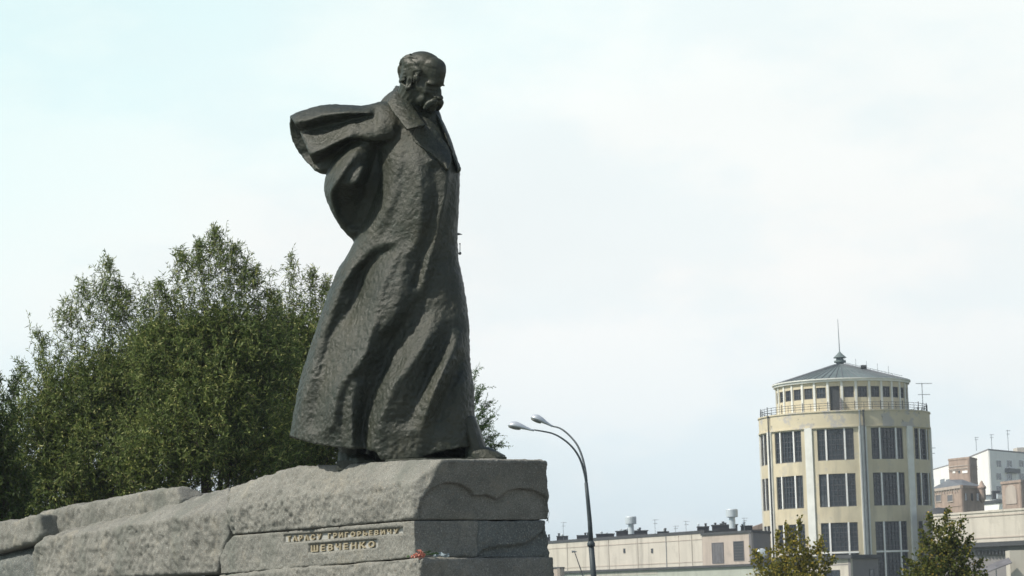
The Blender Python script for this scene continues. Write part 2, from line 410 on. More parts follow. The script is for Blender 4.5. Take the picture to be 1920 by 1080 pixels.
# joint behind and courses below on the far left
pts = [LP(-140, 1075, .35), LP(72, 1043, .35), LP(72, 1100, .35), LP(-140, 1120, .35)]
stone(pts+[p+BACK*1.5 for p in pts]+[LP(-140, 1050, 1.2), LP(72, 1012, 1.2)], .05, .05, 8, GRANITE_D, None, 'low dark block in the bottom left corner')
pts = [LP(-160, 1016, .15), LP(-10, 981, .15), LP(60, 967, .15), LP(75, 964, .15), LP(78, 1006, .15), LP(72, 1015, .15), LP(-20, 1040, .15), LP(-160, 1066, .15)]
stone(pts+[p+BACK*.9 for p in pts], .04, .035, 9, GRANITE, None, 'squared block at the left end of the ramp')
pts = [P(x, y, YL(x)+.85) for x, y in ((77, 962), (200, 940), (300, 919), (327, 912), (341, 942), (330, 960), (90, 1016), (79, 1008))]
pts += [P(x, y, YL(x)+1.7) for x, y in ((79, 962), (200, 940), (380, 926), (384, 932), (90, 1010))] + [P(352, 913.5, YL(352)+1.3)]
stone(pts, .034, .03, 10, GRANITE, None, 'rear coping block with a cut shaded end')
pts = [P(x, y, YL(x)+2.4) for x, y in ((368, 925), (400, 926), (440, 936), (368, 950))]
stone(pts+[p+BACK*.8 for p in pts], .05, .02, 12, GRANITE_D)
# core down to the ground so that the pedestal stands on the plaza
b = MB(); b.prism([GL(700, 1085)*[1, 1, 0]+[0, 0, 1.62], RP(806, 1085, -.1)*[1, 1, 0]+[0, 0, 1.62], RP(1030, 1085, -.1)*[1, 1, 0]+[0, 0, 1.62],
                   (RP(1030, 1085)+np.array([-.57, .82, 0])*2.2)*[1, 1, 0]+[0, 0, 1.62], (LP(-120, 1085)+BACK*2)*[1, 1, 0]+[0, 0, 1.62], LP(-120, 1085, .4)*[1, 1, 0]+[0, 0, 1.62]], (0, 0, -1.62))
b.build('plinth_base', GRANITE_D, ped)

# inscription: recessed polished strips and raised letters
fL = -NL                                       # into the stone
udir = np.array([.574, -.819, 0])              # along the lit face, left to right
def strip_panel(a, b_, c, d, inn):
    q = [LP(x, y)+fL*inn for x, y in (a, b_, c, d)]
    return MB().prism(q, fL*.05)
FC = None
for (a, b_, c, d), text, hfac in ((STRIPS[0], 'ТАРАСУ ГРИГОРЬЕВИЧУ', .86), (STRIPS[1], 'ШЕВЧЕНКО', .84)):
    strip_panel(a, b_, c, d, .024).build('inscription_panel', MATS['polished_granite'], ped)
    A, B, C, D = [LP(x, y)+fL*.023 for x, y in (a, b_, c, d)]
    H = (np.linalg.norm(A-D)+np.linalg.norm(B-C))/2
    glyphs = []
    for ch in text:
        if ch == ' ': glyphs.append((None, .42)); continue
        cu = bpy.data.curves.new('g', 'FONT'); cu.body = ch; cu.size = 1; cu.extrude = .0; cu.resolution_u = 3; cu.offset = .024
        o = bpy.data.objects.new('g', cu); COL.objects.link(o)
        dg = bpy.context.evaluated_depsgraph_get(); me = bpy.data.meshes.new_from_object(o.evaluated_get(dg)); bpy.data.objects.remove(o)
        co = get_co(me); glyphs.append((me, co[:, 0].max()-co[:, 0].min(), co))
    capH = max(g[2][:, 1].max() for g in glyphs if g[0])
    total = sum(g[1] for g in glyphs); gap_u = .34
    tot_len = total + gap_u*(len(glyphs)-1)
    m0, m1 = .03, .035
    L0 = A*(1-m0)+B*m0; L1 = A*m1+B*(1-m1); D0 = D*(1-m0)+C*m0; D1 = D*m1+C*(1-m1)
    pos = 0
    for g in glyphs:
        if g[0] is not None:
            co = g[2]; x0 = co[:, 0].min()
            u = (co[:, 0]-x0+pos)/tot_len; v = co[:, 1]/capH*hfac + (1-hfac)/2
            lo = D0*(1-u[:, None]) + D1*u[:, None]; hi = L0*(1-u[:, None])+L1*u[:, None]
            W = lo*(1-v[:, None])+hi*v[:, None]
            # solid letter: front, back, sides
            bm = bmesh.new(); vs = [bm.verts.new(tuple(p)) for p in W]
            for p in g[0].polygons: 
                try: bm.faces.new([vs[i] for i in p.vertices])
                except ValueError: pass
            bmesh.ops.remove_doubles(bm, verts=bm.verts, dist=1e-4)
            r = bmesh.ops.extrude_face_region(bm, geom=bm.faces[:])
            bmesh.ops.translate(bm, verts=[v_ for v_ in r['geom'] if isinstance(v_, bmesh.types.BMVert)], vec=tuple(NL*.023))
            bmesh.ops.recalc_face_normals(bm, faces=bm.faces)
            me = bpy.data.meshes.new('letter'); bm.to_mesh(me); bm.free()
            part(me, 'letter', MATS['gilt_lettering'], ped)
        pos += g[1]+gap_u
# ================================================================== bronze figure
def c1(l): return [(500+a/2.571, 60+b/2.571)+tuple(r) for a, b, *r in l]
def c2(l): return [(500+a/2.454, 460+b/2.454)+tuple(r) for a, b, *r in l]
def c4(l): return [(530+a/3.857, 180+b/3.857)+tuple(r) for a, b, *r in l]
def c5(l): return [(720+a/6.75, 180+b/6.75)+tuple(r) for a, b, *r in l]

class Relief:
    """height of the folds over the figure, interpolated between crest and valley lines"""
    def __init__(s, lines, box, edges, vert=True, blur=2.0, sharp=.5, along=6.0, ext=None):
        x0, x1, y0, y1 = box; s.box = box; s.k = 2.0
        nx, ny = int((x1-x0)*s.k)+1, int((y1-y0)*s.k)+1
        H = np.zeros((ny, nx)); gx = x0+np.arange(nx)/s.k; gy = y0+np.arange(ny)/s.k
        a, bb = (gy, gx) if vert else (gx, gy)
        for i, t in enumerate(a):
            kn = []
            for L in lines:
                c = [p[1] if vert else p[0] for p in L]; o = [p[0] if vert else p[1] for p in L]; h = [p[2] for p in L]
                if c[0] > c[-1]: c, o, h = c[::-1], o[::-1], h[::-1]
                if ext and c[-1] > ext and t > c[-1]:
                    sl_ = (o[-1]-o[-2])/(c[-1]-c[-2]); kn.append((o[-1]+sl_*(t-c[-1])*.6, h[-1])); continue
                if c[0] <= t <= c[-1]: kn.append((np.interp(t, c, o), np.interp(t, c, h)))
            e0, e1 = edges(t); kn += [(e0, 0), (e1, 0)]; kn.sort()
            kx = np.array([k[0] for k in kn]); kh = np.array([k[1] for k in kn])
            j = np.clip(np.searchsorted(kx, bb)-1, 0, len(kx)-2)
            u = np.clip((bb-kx[j])/np.maximum(kx[j+1]-kx[j], 1e-3), 0, 1)
            us = u*u*(3-2*u); u = u*(1-sharp)+us*sharp
            row = kh[j]*(1-u)+kh[j+1]*u
            if vert: H[i, :] = row
            else: H[:, i] = row
        for ax, bl in ((0, along if vert else blur), (1, blur if vert else along)):
            r = int(bl*s.k*2.5); kk = np.exp(-.5*(np.arange(-r, r+1)/(bl*s.k))**2); kk /= kk.sum()
            H = np.pad(H, ((r, r), (0, 0)) if ax == 0 else ((0, 0), (r, r)), mode='edge')
            H = np.apply_along_axis(lambda v: np.convolve(v, kk, 'valid'), ax, H)
        s.H = H
    def __call__(s, x, y):
        gx = np.clip((np.asarray(x)-s.box[0])*s.k, 0, s.H.shape[1]-1.001); gy = np.clip((np.asarray(y)-s.box[2])*s.k, 0, s.H.shape[0]-1.001)
        i, j = gy.astype(int), gx.astype(int); v, u = gy-i, gx-j
        return s.H[i, j]*(1-u)*(1-v)+s.H[i, j+1]*u*(1-v)+s.H[i+1, j]*(1-u)*v+s.H[i+1, j+1]*u*v

def catmull(P_, n):
    P_ = np.asarray(P_, float); m = len(P_); t = np.linspace(0, m-1, n); i = np.clip(t.astype(int), 0, m-2); u = (t-i)[:, None]
    p0, p1, p2, p3 = P_[np.clip(i-1, 0, m-1)], P_[i], P_[i+1], P_[np.clip(i+2, 0, m-1)]
    return .5*((2*p1)+(-p0+p2)*u+(2*p0-5*p1+4*p2-p3)*u*u+(-p0+3*p1-3*p2+p3)*u**3)

def loft(secs, nrow, ncol, relief=None, hem=None, hollow_end=0, expo=1.0, back=.55, hollow_px=(0, -30)):
    """secs rows: Ax, Ay, Bx, By, Yc_at_A, Yc_at_B, T.  closed solid, front half carries the relief"""
    S = catmull(secs, nrow); th = np.linspace(0, 2*math.pi, ncol, endpoint=False)
    V = []
    for i in range(nrow):
        Ax, Ay, Bx, By, YA, YB, T = S[i]; t = i/(nrow-1)
        s = (1-np.cos(th))/2                           # 0 at A, 1 at B
        x = Ax+(Bx-Ax)*s; y = Ay+(By-Ay)*s
        if hem is not None:
            hx, hy = hem(s, t, th); x = x+hx; y = y+hy
        sn = np.sin(th); sg = np.sign(sn)*np.abs(sn)**expo
        Y = YA+(YB-YA)*s - T*sg
        if relief is not None:
            h = relief(x, y); wf = np.clip(sn*1.6, 0, 1); wb = np.clip(-sn*1.6, 0, 1)
            Y = Y - h*wf + h*back*wb
        V.append(PA(x, y, Y))
    F = []
    for i in range(nrow-1):
        for k in range(ncol):
            a, b_ = i*ncol+k, i*ncol+(k+1) % ncol; F.append((a, b_, b_+ncol, a+ncol))
    last = V[-1]; c = last.mean(0)
    if hollow_end:
        inner = c+(last-c)*.90; deep = c+(last-c)*.62
        q0 = P(960, 540, c[1]); q1 = P(960+hollow_px[0], 540+hollow_px[1], c[1]); deep = deep+(q1-q0)
        V += [inner, deep]
        for r in (nrow-1, nrow):
            for k in range(ncol):
                a, b_ = r*ncol+k, r*ncol+(k+1) % ncol; F.append((a, b_, b_+ncol, a+ncol))
        V = np.concatenate(V); n = len(V); V = np.vstack([V, V[-ncol:].mean(0)])
        F += [(n-ncol+k, n-ncol+(k+1) % ncol, n) for k in range(ncol)]
    else:
        V = np.concatenate(V); n = len(V); V = np.vstack([V, V[-ncol:].mean(0)])
        F += [(n-ncol+k, n-ncol+(k+1) % ncol, n) for k in range(ncol)]
    n = len(V); V = np.vstack([V, V[:ncol].mean(0)]); F += [((k+1) % ncol, k, n) for k in range(ncol)]
    return V, F

# ---- long coat: outline and folds -------------------------------------
def yc(x): return 29.98-(x-740)/158*.33
def row(Ax, Ay, Bx, By, T): return (Ax, Ay, Bx, By, yc(Ax), yc(Bx), T)
coat_secs = [row(748, 164, 802, 182, .16), row(732, 173, 821, 210, .27), row(713, 191, 839, 245, .40), row(701, 228, 851, 279, .49), row(700, 285, 861, 314, .56),
             row(702, 335, 861.5, 352, .58), row(690, 390, 860, 398, .57), row(668, 443, 858, 440, .55), row(650, 480, 859, 484, .55),
             row(630, 513, 866, 516, .56), row(602, 590, 878, 592, .62), row(574, 676, 881, 674, .70), row(559, 729, 888, 730, .74),
             row(549, 786, 891, 789, .72), row(543, 818, 902, 834, .68)]
_L = [(r[1], r[0]) for r in coat_secs]; _R = [(r[3], r[2]) for r in coat_secs]
def coat_edges(y): return np.interp(y, [a for a, _ in _L], [b_ for _, b_ in _L]), np.interp(y, [a for a, _ in _R], [b_ for _, b_ in _R])
lines = [
 # chest
 c1([(655, 540, .02), (640, 600, .05), (612, 700, .07), (604, 780, .08), (575, 860, .08), (520, 930, .07), (440, 1010, .05), (395, 1075, .04)])+c2([(300, 160, .03)]),
 c1([(690, 520, -.01), (668, 620, .03), (650, 780, .035), (610, 900, .03), (560, 1000, .0)]),
 c1([(700, 540, .02), (728, 640, .075), (742, 760, .09), (746, 900, .09), (735, 1000, .07)])+c2([(630, 60, .07), (622, 200, .08), (585, 320, .07), (540, 400, .05)]),
 c1([(800, 640, .0), (822, 760, .02), (800, 900, .01), (770, 1020, .0)])+c2([(720, 40, .0), (690, 200, -.05)]),
 c1([(893, 590, .05), (870, 760, .085), (845, 880, .085), (803, 1060, .075)])+c2([(745, 80, .07), (722, 160, .04), (706, 220, -.02), (700, 250, -.055)]),
 c1([(905, 600, .0), (888, 760, .0), (866, 880, .0), (828, 1060, .0)])+c2([(775, 100, -.01), (745, 200, -.04)]),
 # left rim
 c2([(500, 0, .03), (430, 60, .05), (372, 140, .075), (325, 210, .08), (300, 280, .08), (256, 380, .07), (215, 500, .065), (180, 640, .055), (150, 790, .04), (140, 880, .03)]),
 c2([(610, 5, -.02), (520, 45, -.10), (450, 110, -.17), (425, 180, -.20), (405, 260, -.20), (345, 360, -.17), (295, 430, -.11), (272, 540, -.10), (262, 620, -.10), (228, 720, -.09), (205, 850, -.05)]),
 # lit thigh plane then the ridge above the rear leg
 c2([(640, -30, .02), (575, 80, .08), (545, 150, .10), (520, 220, .105), (502, 300, .105), (480, 400, .10), (455, 500, .10), (395, 575, .13), (335, 640, .12), (312, 740, .10), (300, 860, .07)]),
 c2([(400, 600, .05), (360, 700, .02), (345, 800, .0), (345, 880, .02)]),
 c2([(420, 620, .03), (392, 720, .05), (392, 800, .06), (395, 900, .06)]),
 # the deep valley between the legs
 c2([(800, 160, -.02), (705, 260, -.07), (650, 350, -.12), (575, 450, -.17), (540, 560, -.19), (488, 680, -.18), (452, 780, -.17), (440, 870, -.14), (455, 930, -.08)]),
 # ridges of the front panel
 c2([(815, 290, -.05), (788, 350, .0), (757, 410, .05), (700, 490, .085), (650, 560, .095), (590, 625, .10), (556, 720, .085), (515, 820, .06), (490, 900, .03)]),
 c2([(850, 330, -.02), (822, 430, -.06), (775, 540, -.08), (730, 640, -.075), (680, 740, -.045), (650, 840, -.01)]),
 c2([(925, 350, -.01), (900, 400, .03), (862, 480, .08), (815, 580, .15), (768, 680, .14), (738, 780, .085), (715, 870, .03)]),
 c2([(920, 480, -.01), (880, 560, -.06), (828, 680, -.075), (790, 790, -.045), (770, 880, .0)]),
 c2([(915, 600, .02), (905, 700, .035), (890, 820, .045), (880, 900, .03)]),
]
coat_rel = Relief(lines, (530, 905, 170, 900), coat_edges, True, 1.5, .1, 6, 812)
_gy, _gx = np.mgrid[0:coat_rel.H.shape[0], 0:coat_rel.H.shape[1]]; _gx = coat_rel.box[0]+_gx/2.0; _gy = coat_rel.box[2]+_gy/2.0
_q = np.stack([(_gx+.42*_gy-.0004*(_gy-500)**2)/26, _gy/190, 0*_gx], -1)
_fade = np.interp(_gy, [200, 330, 600, 830], [.25, .5, 1, 1])
coat_rel.H = coat_rel.H*1.15 + _fade*(.020*(1-2*np.abs(fbm(_q, 1.0, 2, .5, 21)))+.012*fbm(_q, 2.3, 3, .5, 5))
def hem(s, t, th):
    f = np.interp(s, [0, .05, .15, .264, .40, .455, .475, .68, .745, .80, .88, 1], [0, 6, 13, 18, 18, 22, 38, 32, 22, 15, 9, 0])
    g = np.clip((t-.78)/.22, 0, 1)**2
    bk = np.clip(-np.sin(th)*2.5, 0, 1)*np.interp(s, [0, .36, .44, .9, 1], [0, 0, 1, 1, .2])       # the far side hangs lower
    fb = np.interp(s, [0, .3, .7, 1], [52, 50, 38, 32])
    return 0*s, (f*(1-bk)+fb*bk)*g
coatV, coatF = loft(coat_secs, 330, 300, coat_rel, hem, 1, .92)
# ---- swung-back sleeve / cape -----------------------------------------
sl_secs = [(772, 200, 800, 262, 29.84, 29.74, .24), (742, 193, 770, 268, 29.86, 29.76, .32), (714, 191, 735, 271, 29.89, 29.82, .36), (682, 198, 702, 272, 29.94, 29.86, .37), (652, 197, 664, 267, 30.0, 29.94, .38),
           (624, 196, 636, 290, 30.06, 30.04, .38), (600, 198, 622, 312, 30.1, 30.12, .38), (578, 204, 612, 326, 30.13, 30.18, .37), (556, 211, 600, 325, 30.16, 30.2, .35), (543.5, 217.5, 590, 320, 30.2, 30.2, .32)]
def sl_edges(x):
    a = sorted([(r[0], r[1]) for r in sl_secs]); b_ = sorted([(r[2], r[3]) for r in sl_secs])
    return np.interp(x, [q[0] for q in a], [q[1] for q in a]), np.interp(x, [q[0] for q in b_], [q[1] for q in b_])
sl_lines = [
 c4([(60, 190, .06), (180, 175, .10), (300, 135, .13), (430, 120, .13), (560, 118, .10), (650, 122, .05)]),
 c4([(90, 270, -.10), (200, 240, -.15), (320, 215, -.16), (450, 180, -.14), (580, 152, -.09), (690, 140, -.04)]),
 c4([(120, 320, -.03), (300, 290, -.07), (420, 245, -.05), (520, 200, -.02)]),
 c4([(100, 400, .08), (170, 440, .16), (300, 385, .17), (400, 335, .16), (480, 300, .15), (560, 320, .13), (700, 330, .12), (820, 335, .08)]),
 c4([(150, 520, -.12), (250, 480, -.18), (350, 420, -.16), (450, 350, -.10), (520, 330, .0)]),
]
sl_rel = Relief(sl_lines, (525, 810, 180, 345), sl_edges, False, 1.5, .25, 4)
def cuff(s, t, th):
    g = np.clip((t-.86)/.14, 0, 1)**1.5; b_ = np.clip(-np.sin(th), 0, 1)
    return (-17*b_*np.sin(math.pi*s)**.5+5*np.clip(np.sin(th), 0, 1))*g, 0*s
slV, slF = loft(sl_secs, 190, 200, sl_rel, cuff, 1, .85, .4, (38, 6))
# ---- hanging cape behind the arm --------------------------------------
cp_secs = [(668, 258, 742, 262, 29.85, 29.8, .18), (646, 272, 744, 276, 29.95, 29.9, .30), (625, 300, 742, 304, 29.98, 29.95, .42), (611, 330, 740, 334, 29.98, 29.98, .46), (608, 357, 735, 358, 30.0, 30.0, .46),
           (613.5, 378, 726, 380, 30.05, 30.05, .42), (625, 404, 712, 406, 30.1, 30.1, .35), (637, 424, 700, 426, 30.18, 30.12, .26), (651, 440, 686, 442, 30.2, 30.15, .18), (662, 451, 673, 453, 30.2, 30.18, .06)]
_cl = [(r[1], r[0]) for r in cp_secs]; _cr = [(r[3], r[2]) for r in cp_secs]
cp_lines = [
 c4([(575, 335, .05), (530, 400, .12), (480, 480, .16), (425, 570, .17), (378, 655, .14), (350, 700, .10), (356, 780, .05), (382, 880, .03), (450, 970, .02)]),
 c4([(600, 400, .04), (540, 480, .05), (480, 560, .06), (440, 620, .05), (400, 690, -.04), (420, 800, -.18), (470, 900, -.16)]),
 c4([(590, 500, .04), (570, 550, .09), (545, 610, .11), (505, 660, .07)]),
 c4([(480, 690, -.10), (520, 760, -.22), (500, 880, -.2), (500, 960, -.1)]),
 c4([(700, 360, -.14), (660, 480, -.20), (620, 600, -.24), (590, 720, -.27), (540, 860, -.22), (520, 960, -.12)]),
]
cp_rel = Relief(cp_lines, (600, 750, 250, 460), lambda y: (np.interp(y, [a for a, _ in _cl], [b_ for _, b_ in _cl]), np.interp(y, [a for a, _ in _cr], [b_ for _, b_ in _cr])), True, 1.8, .4, 3)
cpV, cpF = loft(cp_secs, 150, 160, cp_rel, None, 0, .85, .3)

statue = thing('statue', (0, 0, 0), 'dark bronze statue of a moustached man in a long wind-blown coat on the granite pedestal', 'statue')
statue.location = tuple(P(745, 866, 29.95))
mb = MB(); 
for V, F in ((coatV, coatF), (slV, slF), (cpV, cpF)): mb.add(V, F)
me = remesh(mb.mesh('coat'), .0155, 1, .5)
co = get_co(me); no = get_no(me)
d = fbm(co, 4, 3, .5, 2)*.007 + fbm(co, 16, 3, .55, 7)*.0065 + fbm(co, 27, 2, .5, 3)*.0075
zq = px_of(co)[:, 1]; d = d*np.interp(zq, [200, 450, 800], [.7, .95, 1.45])
set_co(me, co+no*d[:, None])
coat_bvh = BVHTree.FromPolygons([tuple(v) for v in get_co(me)], [tuple(p.vertices) for p in me.polygons])
coat = part(me, 'coat', BRONZE, statue, True)
def surf(x, y, default=29.5, maxY=1e9):
    d_ = ray(x, y); h = coat_bvh.ray_cast(Vector(CAM), Vector(d_))
    return h[0][1] if h[0] is not None and h[0][1] < maxY else default

# ---- thin pieces laid on the coat: collar and lapels -------------------
def slab(rowsA, n=26, m=22, thick=.05, off=.03, edge=.02, offb=None):
    """rowsA: list of (xa, ya, Ya, xb, yb, Yb) rows from top to bottom; Y None = read from the coat"""
    R = []
    for xa, ya, Ya, xb, yb, Yb in rowsA:
        Ya = surf(xa, ya, 29.7)-off if Ya is None else Ya; Yb = surf(xb, yb, 29.6)-(off if offb is None else offb) if Yb is None else Yb
        R.append((xa, ya, Ya, xb, yb, Yb))
    S = catmull(R, n); V = []
    for k, (xa, ya, Ya, xb, yb, Yb) in enumerate(S):
        s = np.linspace(0, 1, m); x = xa+(xb-xa)*s; y = ya+(yb-ya)*s
        Y = Ya+(Yb-Ya)*s - .05*np.sin(math.pi*s)
        V.append(PA(x, y, Y))
    V = np.array(V); Bk = V + np.array([0, thick, 0]); allV = np.concatenate([V.reshape(-1, 3), Bk.reshape(-1, 3)]); F = []; q = n*m
    for i in range(n-1):
        for j in range(m-1):
            a = i*m+j; F.append((a, a+1, a+m+1, a+m)); F.append((q+a, q+a+m, q+a+m+1, q+a+1))
    for i in range(n-1): F.append((i*m, i*m+m, q+i*m+m, q+i*m)); F.append((i*m+m-1, q+i*m+m-1, q+i*m+2*m-1, i*m+2*m-1))
    for j in range(m-1): F.append((j, q+j, q+j+1, j+1)); a = (n-1)*m+j; F.append((a, a+1, q+a+1, q+a))
    return allV, F
def slab_part(name, rows, **k):
    V, F = slab(rows, **k); me = remesh(MB().add(V, F).mesh(name), .011, 2, .5)
    co = get_co(me); no = get_no(me); set_co(me, co+no*(fbm(co, 12, 3, .5, 6)*.009+fbm(co, 27, 2, .5, 6)*.006)[:, None])
    return part(me, name, BRONZE, statue, True)
# near half of the collar: from behind the ear down to the notch (line B outer edge, line A inner edge)
slab_part('collar', [(726, 184, 29.66, 743, 159.5, 29.86), (725.5, 190, 29.50, 752, 166, 29.66), (729, 198, 29.40, 764, 184, 29.50), (740, 213, 29.26, 777, 204, 29.40), (751, 228, 29.16, 789, 222, 29.28), (762.5, 242.5, 29.06, 798, 234, 29.18)], thick=.10, off=0)
slab_part('collar_back', [(738, 161, 29.84, 746, 159.5, 29.9), (742, 165, 30.02, 758, 164, 30.04), (752, 178, 30.2, 785, 176, 30.2), (770, 196, 30.25, 812, 196, 30.2), (790, 215, 30.1, 824, 214, 30.05)], thick=.10, off=0)
# near lapel: notch to the long pointed tip
slab_part('lapel', [(781, 236, None, 798, 233, None), (776, 248, None, 812, 240, None), (774, 262, None, 826, 254, None), (790, 276, None, 838, 270, None), (806, 288, None, 845, 288, None), (822, 302, None, 846, 303, None), (834, 316, None, 839, 318, None)], thick=.14, off=.03, offb=.12)
slab_part('lapel', [(816, 214, 29.58, 822, 213, 29.66), (828, 236, 29.48, 838, 243, 29.62), (838, 262, 29.42, 848, 268, 29.58), (848, 290, 29.40, 857, 296, 29.56), (855, 312, 29.42, 864, 316, 29.54), (857, 322, 29.45, 861, 321, 29.52)], thick=.12, off=.0)
# buttoned waistcoat and neck cloth in the opening
def blob(c, r, R=None, n=20, m=14):
    V = []; F = []
    for i in range(m+1):
        ph = math.pi*i/m
        for k in range(n):
            a = 2*math.pi*k/n; V.append((r[0]*math.sin(ph)*math.cos(a), r[1]*math.sin(ph)*math.sin(a), r[2]*math.cos(ph)))
    V = np.array(V)
    if R is not None: V = V@np.asarray(R).T
    V = V+np.asarray(c)
    for i in range(m):
        for k in range(n):
            a, b_ = i*n+k, i*n+(k+1) % n; F.append((a, a+n, b_+n, b_))
    return V, F
mb = MB(); mb.add(*blob(P(808, 236, 29.72), (.15, .2, .28))); mb.add(*blob(P(796, 208, 29.84), (.17, .17, .2)))
me = remesh(mb.mesh(), .02, 3); part(me, 'neckcloth', BRONZE_S, statue, True)

# ---- head --------------------------------------------------------------
def rotm(yaw, pitch, roll_=0):
    a = Matrix.Rotation(yaw, 3, 'Z') @ Matrix.Rotation(pitch, 3, 'Y') @ Matrix.Rotation(roll_, 3, 'X'); return np.array(a)
HS = .70                                                     # chin to crown
HEAD_R = rotm(math.radians(-37), math.radians(24), math.radians(4))   # local +x = face, -y = figure's right
HEAD_C = P(780, 201, 29.62)                                  # joint of head and neck (local origin at chin level)
def HW(p): return HEAD_C + (np.asarray(p)*HS)@HEAD_R.T
def hb(mb, c, r, ry=0, rz=0, rx=0):
    R = HEAD_R@rotm(math.radians(rz), math.radians(ry), math.radians(rx)); V, F = blob((0, 0, 0), np.array(r)*HS, R); mb.add(V+HW(c), F)
mb = MB()
hb(mb, (-.05, 0, .64), (.44, .335, .37)); hb(mb, (.17, 0, .70), (.27, .285, .27)); hb(mb, (.21, 0, .59), (.235, .25, .16)); hb(mb, (.12, 0, .40), (.29, .275, .33)); hb(mb, (.12, 0, .19), (.27, .225, .19)); hb(mb, (.05, 0, .27), (.25, .27, .22))
hb(mb, (.33, 0, .10), (.10, .12, .10)); hb(mb, (.36, 0, .20), (.09, .13, .09)); hb(mb, (-.22, 0, .45), (.24, .26, .28))
for s in (-1, 1):
    hb(mb, (.225, s*.15, .35), (.12, .10, .10)); hb(mb, (.305, s*.12, .53), (.105, .14, .06), 8, s*20)
    hb(mb, (.295, s*.135, .43), (.055, .07, .045)); hb(mb, (.42, s*.05, .30), (.05, .04, .035)); hb(mb, (.17, s*.17, .24), (.15, .07, .14))
    hb(mb, (-.03, s*.315, .42), (.085, .035, .125), -12, s*18); hb(mb, (-.03, s*.34, .33), (.045, .03, .06))
hb(mb, (.425, 0, .40), (.065, .05, .14), -18); hb(mb, (.485, 0, .315), (.07, .055, .052)); hb(mb, (.36, 0, .52), (.075, .12, .06)); hb(mb, (.36, 0, .19), (.06, .1, .06))
mb.tube([HW((-.08, 0, .35)), HW((-.12, 0, .05)), P(772, 214, 29.9), P(772, 240, 29.95)], [.23, .22, .23, .24], 20)
me = remesh(mb.mesh(), .0085, 6, .5)
co = get_co(me); no = get_no(me)
Lc = ((co-HEAD_C)@HEAD_R)/HS                                 # local coordinates
def g(c, r): 
    q = (Lc-np.array(c))/np.array(r); return np.exp(-(q**2).sum(1))
d = np.zeros(len(co))
for s in (-1, 1):
    d += -.040*g((.36, s*.125, .45), (.12, .08, .05)) + .02*g((.33, s*.13, .428), (.08, .045, .022))
    d += -.018*g((.36, s*.11, .398), (.1, .08, .02)) - .02*g((.2, s*.25, .30), (.12, .1, .1)) - .03*g((.22, s*.27, .52), (.1, .07, .09))
    d += -.05*g((-.015, s*.36, .44), (.045, .04, .07)) 
    d += -.02*g((.36, s*.16, .27), (.05, .04, .09))
for s in (-1, 1):
    n_ = np.array([.42, s*.905, .05]); over = np.clip(Lc@n_-.272, 0, .2); wz_ = np.clip((Lc[:, 2]-.50)/.08, 0, 1)*np.clip((.92-Lc[:, 2])/.12, 0, 1)*np.clip(Lc[:, 0]/.06, 0, 1)
    d += -over*HS*.55*wz_
d += -.018*g((.40, 0, .485), (.05, .06, .03)) 
d += .003*fbm(co, 14, 3, .5, 1)
set_co(me, co+no*d[:, None]); part(me, 'head', BRONZE_S, statue, True)
# hair: swept back over the ears and down the nape, bald crown and forehead
mb = MB(); rr = random.Random(5)
def strand(mb, pts, w0, w1, n=8):
    P_ = catmull([HW(p) for p in pts], 9); k = np.linspace(0, 1, 9); rad = HS*(w0+(w1-w0)*k)*np.sin(np.pi*np.clip(k*.9+.08, 0, 1))**.5; mb.tube(list(P_), list(rad), n)
for s in (-1, 1):
    for k in range(11):
        a = k/10
        x0 = .14-.30*a; z0 = .70+.14*a+rr.uniform(-.015, .015); y0 = .285+.02*a-.10*max(0, a-.5)
        strand(mb, [(x0, s*(y0-.015), z0), (x0-.10, s*(y0+.02), z0-.03), (x0-.20, s*(y0+.0), z0-.10), (-.33-.05*rr.random(), s*(.20-.06*a), .56+.05*a)], .042, .035)
    for k in range(5):
        z0 = .70-.062*k; strand(mb, [(-.15, s*.30, z0), (-.25, s*.265, z0-.05), (-.36, s*.17, z0-.09), (-.42, s*.04, z0-.11)], .045, .04)
    # sideburn lock in front of the ear
    strand(mb, [(.14, s*.265, .70), (.10, s*.295, .60), (.13, s*.295, .50), (.10, s*.275, .40)], .036, .022)
    strand(mb, [(.08, s*.28, .66), (.06, s*.31, .58), (.07, s*.305, .50), (.05, s*.29, .43)], .034, .022)
for k in range(7):
    y = -.2+.4*k/6; strand(mb, [(-.25, y, .90), (-.40, y, .76), (-.44, y*.9, .58), (-.38, y*.8, .38)], .045, .045)
for k in range(6):
    y = -.25+.5*k/5; strand(mb, [(-.02, y, .955-abs(y)*.4), (-.18, y*1.05, .95-abs(y)*.35), (-.32, y*1.05, .86-abs(y)*.3), (-.42, y, .72)], .03, .045)
hb(mb, (-.20, 0, .62), (.285, .30, .27))
for s in (-1, 1): hb(mb, (-.13, s*.20, .62), (.20, .125, .16))
me = remesh(mb.mesh(), .009, 3, .5); co = get_co(me); no = get_no(me)
set_co(me, co+no*(fbm(co*[1, 1, .6], 14, 3, .5, 3)*.011)[:, None]); part(me, 'hair', BRONZE_S, statue, True)
# drooping moustache
mb = MB()
for s in (-1, 1):
    for (dz, w_) in ((0, .048), (-.03, .044), (.02, .033)):
        P_ = catmull([HW(p) for p in ((.445, s*.015, .245+dz), (.455, s*.09, .235+dz), (.41, s*.145, .185+dz), (.365, s*.175, .10+dz*.6), (.35, s*.172, .045+dz*.3))], 14)
        mb.tube(list(P_), [HS*w_*q for q in np.interp(np.linspace(0, 1, 14), [0, .3, .6, .85, 1], [.85, 1.12, 1.05, .75, .35])], 12)
hb(mb, (.45, 0, .225), (.045, .06, .045)); hb(mb, (.39, 0, .17), (.06, .12, .08))
me = remesh(mb.mesh(), .008, 1, .5); co = get_co(me); no = get_no(me)
set_co(me, co+no*(fbm(co, 22, 2, .5, 3)*.008)[:, None]); part(me, 'moustache', BRONZE_S, statue, True)

